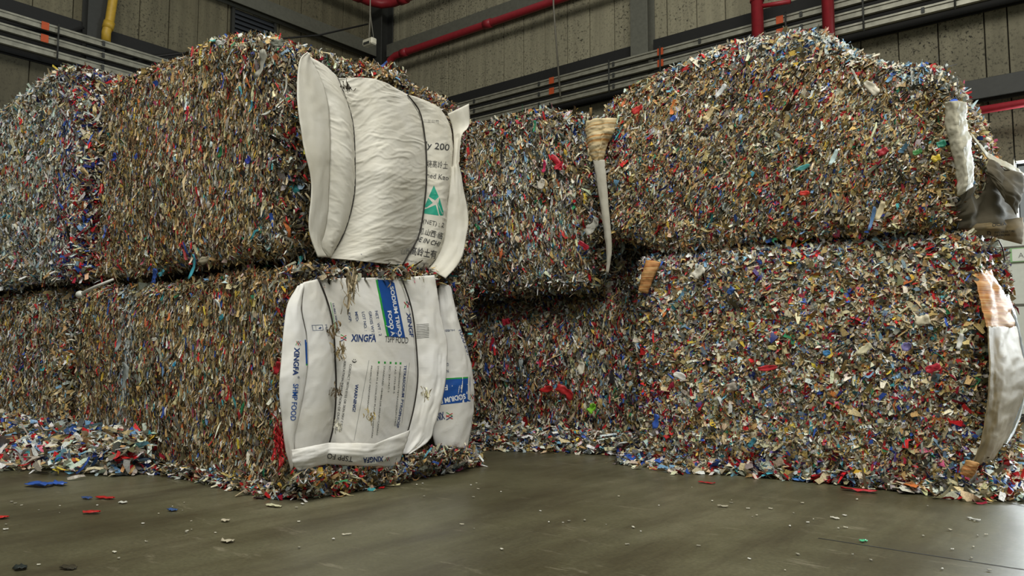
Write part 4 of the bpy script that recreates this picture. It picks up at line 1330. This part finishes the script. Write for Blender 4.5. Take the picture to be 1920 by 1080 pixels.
# ------------------------------------------------------------------ single conspicuous scraps
def scrap_geo(L, W, curl, seed, n=7, m=5):
    r_ = np.random.default_rng(seed)
    V = []
    wob = r_.uniform(0.7, 1.1, n)
    wob[0] *= r_.uniform(0.3, 0.9)
    wob[-1] *= r_.uniform(0.3, 0.9)
    for i in range(n):
        s = i / (n - 1) - 0.5
        for j in range(m):
            t = (j / (m - 1) - 0.5) * wob[i]
            V.append((s * L, t * W, curl * L * (s * s * 2 - 0.2) + 0.25 * W * t * t * 4 * curl + r_.normal(0, 0.11) * W))
    Fc = [(i * m + j, (i + 1) * m + j, (i + 1) * m + j + 1, i * m + j + 1) for i in range(n - 1) for j in range(m - 1)]
    return np.array(V), Fc


PM = {}


def pmat(rgb, rough=0.4):
    k = tuple(rgb)
    if k not in PM:
        PM[k] = plain('scrap_plastic', rgb, rough, 0, 0.1, 30)
    return PM[k]


def face_scrap(px, py, yv, L, W, ang, rgb, parent, name='scrap', curl=0.3, axis=1, tip=0.0, seed=0):
    """piece lying on a bale face; ang in the picture plane, 0 = horizontal"""
    c = at(px, py, axis, yv - 0.022)
    V, Fc = scrap_geo(L * 0.72, W * 0.66, curl * 0.8, seed + int(px * 7 + py))
    rgb = tuple(int(v * 0.88 + 0.10 * sum(rgb) / 3) for v in rgb)
    ca, sa_ = math.cos(ang), math.sin(ang)
    P = np.empty_like(V)
    u_, n_ = (np.array([1, 0, 0.]), np.array([0, -1, 0.])) if axis == 1 else (np.array([0, 1, 0.]), np.array([1, 0, 0.]))
    z_ = np.array([0, 0, 1.0])
    P = c + np.outer(V[:, 0] * ca - V[:, 1] * sa_, u_) + np.outer(V[:, 0] * sa_ + V[:, 1] * ca, z_) + np.outer(V[:, 2] + tip * V[:, 1], n_)
    o = mesh_obj(name, P, Fc, pmat(rgb), parent, True)
    md = o.modifiers.new('thickness', 'SOLIDIFY')
    md.thickness = 0.002
    return o


YF = 2.375
for a_ in [
    (80, 266, 2.30, .085, .06, .3, (226, 170, 50), FLU), (68, 240, 2.30, .1, .06, .1, (205, 205, 196), FLU),
    (185, 215, 2.28, .19, .045, .75, (222, 220, 212), FLU), (160, 325, 2.28, .20, .06, -.6, (190, 160, 108), FLU),
    (215, 295, YF, .08, .07, 1.2, (44, 64, 170), LU), (290, 517, YF, .12, .09, 1.3, (48, 84, 172), LU), (303, 512, YF - .01, .09, .05, .4, (66, 150, 170), LU),
    (361, 500, YF - .02, .2, .045, 1.25, (70, 170, 190), LU), (384, 487, YF - .02, .15, .06, .1, (170, 160, 135), LU),
    (255, 293, YF, .055, .05, 1, (60, 90, 190), LU), (413, 285, YF, .09, .04, 1.4, (40, 120, 70), LU), (470, 200, YF, .09, .03, 1.2, (70, 160, 190), LU),
    (465, 300, YF, .06, .06, .9, (60, 70, 180), LU), (500, 212, YF + .03, .11, .022, .05, (224, 224, 214), LU), (535, 160, YF + .03, .16, .02, 1.4, (214, 212, 200), LU),
    (490, 120, YF + .02, .22, .09, 1.2, (170, 168, 156), LU), (520, 80, YF + .02, .16, .07, -.3, (140, 142, 128), LU), (415, 80, YF, .13, .05, -.2, (206, 206, 200), LU),
    (350, 215, YF, .12, .03, 1.5, (186, 40, 70), LU), (417, 152, YF, .13, .025, 1.5, (60, 80, 170), LU),
    (235, 832, YF, .15, .055, -1.3, (176, 180, 178), LL), (234, 705, YF, .24, .08, 1.45, (150, 158, 156), LL), (222, 640, YF, .2, .06, 1.3, (160, 168, 166), LL),
    (290, 636, YF, .075, .03, .15, (218, 216, 204), LL), (327, 683, YF, .05, .04, .5, (50, 160, 210), LL), (410, 575, YF, .14, .03, -1.0, (200, 205, 200), LL),
    (371, 626, YF, .11, .022, 1.5, (220, 216, 200), LL), (427, 738, YF, .12, .03, 1.4, (200, 40, 40), LL), (330, 750, YF, .09, .045, 1.0, (216, 204, 150), LL),
    (415, 595, YF, .06, .05, .4, (60, 150, 170), LL), (520, 690, YF, .1, .06, 1.1, (196, 40, 50), LL), (199, 880, YF, .12, .03, -1.4, (226, 226, 220), LL),
    (1755, 297, 4.56, .06, .055, .2, (220, 190, 50), RU), (1195, 205, 4.56, .12, .07, .4, (206, 50, 46), RU), (1262, 222, 4.57, .06, .05, .6, (60, 96, 190), RU),
    (1330, 213, 4.55, .13, .06, .9, (214, 190, 140), RU), (1352, 170, 4.55, .13, .05, .8, (210, 214, 214), RU), (1505, 314, 4.55, .12, .04, .2, (70, 150, 150), RU),
    (1508, 362, 4.55, .08, .04, 0, (214, 50, 40), RU), (1635, 165, 4.55, .14, .07, -.9, (214, 206, 186), RU), (1605, 145, 4.55, .16, .02, -1.2, (220, 216, 200), RU),
    (1655, 285, 4.54, .08, .06, .4, (176, 40, 50), RU), (1720, 285, 4.54, .06, .05, .3, (70, 140, 70), RU), (1765, 270, 4.55, .06, .06, .3, (40, 130, 104), RU),
    (1650, 395, 4.54, .14, .05, 1.2, (206, 190, 150), RU), (1635, 410, 4.54, .18, .03, 1.3, (90, 130, 180), RU), (1563, 295, 4.55, .13, .04, 1.1, (190, 214, 214), RU),
    (1372, 725, 4.6, .09, .08, .2, (170, 160, 146), RL), (1375, 645, 4.6, .08, .06, .5, (150, 146, 134), RL), (1448, 652, 4.6, .07, .05, 0, (214, 200, 130), RL),
    (1550, 662, 4.6, .06, .05, .3, (70, 140, 200), RL), (1440, 690, 4.59, .16, .05, .1, (196, 36, 46), RL), (1620, 655, 4.59, .13, .06, .6, (214, 206, 170), RL),
    (1410, 830, 4.6, .1, .05, .9, (60, 130, 150), RL), (1700, 650, 4.58, .07, .07, .3, (120, 110, 170), RL), (1750, 690, 4.58, .10, .07, .4, (190, 36, 56), RL),
    (1800, 640, 4.58, .11, .04, 1.3, (220, 220, 214), RL), (1730, 600, 4.58, .1, .09, .2, (214, 204, 176), RL), (1370, 545, 4.6, .07, .07, .9, (56, 96, 170), RL),
    (1230, 790, 4.6, .13, .06, 1.4, (44, 84, 180), RL), (1275, 705, 4.6, .12, .07, -.3, (222, 220, 214), RL), (1310, 510, 4.6, .12, .1, .6, (206, 200, 184), RL),
    (1110, 765, 4.96, .11, .08, .9, (130, 206, 50), ML), (1090, 690, 4.96, .13, .09, 1.4, (220, 214, 196), ML), (1130, 660, 4.96, .08, .06, .5, (226, 222, 210), ML),
    (1060, 735, 4.94, .22, .11, -.5, (196, 44, 46), ML), (1025, 730, 4.94, .17, .07, .2, (200, 40, 40), ML), (1025, 810, 4.94, .14, .1, 1.3, (170, 36, 34), ML), (950, 603, 4.96, .11, .08, .2, (170, 30, 50), ML),
    (1020, 345, 4.76, .09, .09, .5, (196, 170, 120), MU), (1020, 312, 4.76, .13, .05, 1.4, (206, 50, 96), MU), (1015, 345, 4.75, .12, .1, 1.2, (214, 206, 190), MU),
    (1045, 305, 4.76, .22, .07, -.9, (190, 36, 50), MU), (1048, 310, 4.75, .12, .05, .5, (200, 40, 60), MU), (1095, 460, 4.76, .14, .06, -.6, (190, 40, 60), MU), (895, 352, 4.76, .11, .025, 0, (214, 212, 204), MU),
    (1110, 425, 4.75, .18, .1, .7, (206, 204, 192), MU), (1002, 237, 4.75, .13, .03, 1.4, (56, 150, 110), MU),
]:
    face_scrap(*a_[:8])

# white plastic stick with a round knob poking out of the seam at left
ks = [at(150, 552, 1, 2.26), at(180, 537, 1, 2.28), at(212, 524, 1, 2.31)]
st = empty('plastic_stick', ks[0])
tag(st, 'white plastic stick with round knob poking from the left bale seam', 'stick')
V, Fc = tube_geo(ks, [0.012, 0.010, 0.008], 8)
mesh_obj('stem', V, Fc, pmat((214, 214, 206)), st, True)
bm = bmesh.new()
bmesh.ops.create_icosphere(bm, subdivisions=2, radius=0.032, matrix=Matrix.Translation(Vector(ks[0])) @ Matrix.Diagonal((1.2, 0.8, 0.8, 1)))
bm_obj('knob', bm, pmat((214, 214, 206)), st, True)


# dangling fibre bunches on the bag faces
def tuft(px, py, xv, L, n, rgb, parent, seed):
    r_ = np.random.default_rng(seed)
    c = at(px, py, 0, xv)
    P = np.tile(c, (n, 1)) + np.column_stack([r_.uniform(0, .03, n), r_.normal(0, .018, n), r_.normal(0, L * .3, n)])
    N = np.tile([1.0, 0, 0], (n, 1)) + r_.normal(0, .2, (n, 3))
    N = nrm(N)
    T = nrm(np.column_stack([r_.normal(0, .2, n), r_.normal(0, .35, n), -np.ones(n)]))
    V = flakes(P, N, T, np.full(n, L) * r_.uniform(.3, .8, n), np.full(n, .007) * r_.uniform(.5, 1.6, n), r_.uniform(-1, 1, n), r_.normal(0, .2, n), r_.normal(0, .25, n), np.zeros(n))
    cc = np.array([lin(rgb)] * n) * np.exp(r_.normal(0, .3, n))[:, None]
    o = flake_mesh('fibre_tuft', [(V, np.clip(cc, 0, .85), np.full(n, .6))], parent, M['shred'])
    return o


tuft(658, 535, XD + .17, .16, 40, (160, 146, 118), LL, 1)
tuft(648, 556, XD + .16, .12, 20, (176, 160, 130), LL, 2)
tuft(637, 660, XD + .12, .07, 36, (150, 132, 96), LL, 3)
tuft(623, 620, XD + .12, .06, 24, (120, 100, 70), LL, 4)
tuft(628, 735, XD + .12, .06, 24, (110, 96, 76), LL, 5)
tuft(630, 800, XD + .12, .05, 20, (200, 196, 180), LL, 6)
tuft(796, 738, XD + .20, .06, 26, (200, 190, 160), LL, 7)
tuft(692, 778, XD + .2, .05, 18, (170, 150, 90), LL, 8)
tuft(648, 163, XU + .12, .05, 20, (70, 64, 54), LU, 9)
tuft(522, 825, XD + .05, .13, 70, (180, 40, 44), LL, 10)


# a rim of loose shreds above and below the bags
def rim(parent, pts, axis_vals, n, spread, ln, w0, seed, out=(1, 0, 0)):
    p_ = crom(pts, n)
    v_ = np.interp(np.linspace(0, 1, n), np.linspace(0, 1, len(axis_vals)), axis_vals)
    P = np.array([at(a_[0], a_[1], 0, q_) for a_, q_ in zip(p_, v_)]) + RNG.normal(0, spread, (n, 3)) * np.array([0.8, 1, 1])
    N = nrm(np.tile(np.array(out, float), (n, 1)) + RNG.normal(0, .5, (n, 3)))
    T = nrm(np.cross(N, RNG.normal(0, 1, (n, 3))))
    V = flakes(P, N, T, ln * np.exp(RNG.normal(0, .35, n)), np.full(n, .0115) * np.exp(RNG.normal(0, .4, n)), RNG.uniform(-1, 1, n), RNG.normal(0, .5, n), RNG.normal(0, .3, n), np.zeros(n))
    return flake_mesh('loose_shreds', [(V, pick_colours(P, w0, W_VIV, seed, .4), RNG.uniform(.3, .7, n))], parent, M['shred'])


rim(LU, [(596, 112), (640, 138), (690, 135), (735, 145), (760, 170), (775, 192)], [XU + .03, XU - .02, XU - .05], 1300, .026, .042, W_DARK * .55 + W_MIX * .45, 41)
rim(LU, [(782, 198), (810, 195), (840, 215), (852, 235)], [XU - .02, XU - .04], 750, .026, .04, W_MIX, 42)
rim(LL, [(545, 512), (600, 515), (680, 512), (740, 514), (800, 520), (840, 530)], [XD + .04, XD + .06, XD + .05], 2200, .022, .045, W_DARK * .7 + W_MIX * .3, 43)
rim(LL, [(556, 896), (640, 894), (740, 880), (800, 856), (880, 850)], [XD + .12, XD + .12, XD + .1], 1500, .02, .042, W_MIX, 44)

# ------------------------------------------------------------------ single scraps on the open floor
CN = {}


def floor_scrap(px, py, L, W, ang, rgb, label, group=None, curl=0.25, z=0.006):
    c = at(px, py, 2, z)
    V, Fc = scrap_geo(L, W, curl * 0.35, int(px * 3 + py))
    V[:, 2] *= 0.6
    V[:, 2] -= V[:, 2].min()
    ca, sa_ = math.cos(ang), math.sin(ang)
    P = np.column_stack([V[:, 0] * ca - V[:, 1] * sa_, V[:, 0] * sa_ + V[:, 1] * ca, V[:, 2]])
    o = mesh_obj('plastic_scrap', P, Fc, pmat(rgb), None, True)
    o.location = (c[0], c[1], 0.003)
    md = o.modifiers.new('thickness', 'SOLIDIFY')
    md.thickness = 0.0025
    md.offset = 1.0
    tag(o, label, 'plastic scrap', group)


g1 = 'single scraps on the open floor'
floor_scrap(197, 934, .10, .04, .5, (186, 40, 38), 'long red plastic scrap on floor nearest the left litter heap', g1)
floor_scrap(171, 961, .075, .04, .7, (180, 42, 40), 'red plastic scrap on the bare floor left of centre, away from heap', g1)
floor_scrap(5, 970, .05, .04, .2, (190, 50, 44), 'small red scrap at the left edge of the floor', g1)
floor_scrap(323, 956, .05, .035, .2, (58, 88, 140), 'blue plastic scrap on the floor before the left tan bale', g1)
floor_scrap(163, 934, .06, .035, .2, (58, 80, 130), 'dull blue scrap on the floor beside the long red scrap', g1)
floor_scrap(230, 942, .04, .03, .4, (206, 206, 196), 'white scrap on the floor just right of the long red scrap', g1)
floor_scrap(427, 1014, .05, .045, .2, (186, 178, 156), 'pale crumpled scrap alone on the foreground floor at left', g1, .5)
floor_scrap(422, 976, .04, .03, .2, (196, 186, 164), 'small beige scrap on floor in front of the left bale corner', g1, .5)
floor_scrap(513, 948, .10, .04, .1, (206, 204, 170), 'yellowish white scrap by the near corner of left bale', g1)
floor_scrap(38, 1064, .06, .04, -.2, (40, 46, 44), 'black scrap at the bottom left corner of the floor', g1)
floor_scrap(128, 1064, .06, .035, .3, (58, 54, 42), 'dark brown scrap on the bottom left foreground floor', g1)
floor_scrap(650, 1001, .04, .01, 1.2, (206, 200, 180), 'thin white sliver on the floor left of image centre', g1)
floor_scrap(1325, 905, .10, .03, .0, (180, 44, 48), 'flat red scrap lying before the right bale', g1)
floor_scrap(1502, 901, .10, .06, .1, (78, 130, 206), 'bright blue chip lying at the foot of the right bale', g1, .1)
floor_scrap(1619, 1014, .03, .022, .9, (76, 176, 128), 'tiny green scrap on the right foreground floor', g1)
floor_scrap(1565, 971, .045, .02, -.4, (214, 210, 196), 'white curled scrap on the floor before the right bale middle', g1)
floor_scrap(1826, 973, .07, .016, -.7, (196, 196, 190), 'pale sliver on the glossy floor at far right', g1)
floor_scrap(1610, 920, .18, .05, .0, (190, 44, 54), 'long red strip at the foot of the right bale', g1)
floor_scrap(1700, 920, .16, .09, .3, (206, 206, 190), 'wide cream scrap on floor under the right bale', g1)
floor_scrap(1355, 949, .05, .02, .2, (176, 170, 150), 'grey beige scrap on floor left of the right bale foreground', g1)
floor_scrap(845, 886, .05, .03, .2, (210, 206, 190), 'white scrap on the floor below the printed white bags', g1)
floor_scrap(75, 878, .16, .09, .3, (52, 92, 178), 'blue film scrap on top of the left litter heap', g1, .2, .10)
floor_scrap(110, 908, .13, .06, .1, (60, 100, 190), 'long blue film scrap at the front of left litter heap', g1, .2)
floor_scrap(1915, 885, .09, .06, .2, (196, 30, 70), 'crimson scrap on the floor at the far right edge', g1)
rs = random.Random(5)
for k in range(95):
    px, py = rs.uniform(10, 1900), 935 + 140 * rs.random() ** 1.2
    if 555 < px < 1300:
        py -= 45
    c = at(px, py, 2, 0)
    if c[0] < -3.25 and c[1] > 2.25 or c[1] > 4.45:
        continue
    sz = rs.uniform(.004, .013)
    floor_scrap(px, py, sz * rs.uniform(1, 2), sz, rs.uniform(0, 3.1), rs.choice([(206, 202, 186), (190, 184, 164), (150, 146, 130), (214, 212, 204)]), 'tiny pale crumb of plastic on the bare concrete floor', 'tiny crumbs on the floor')
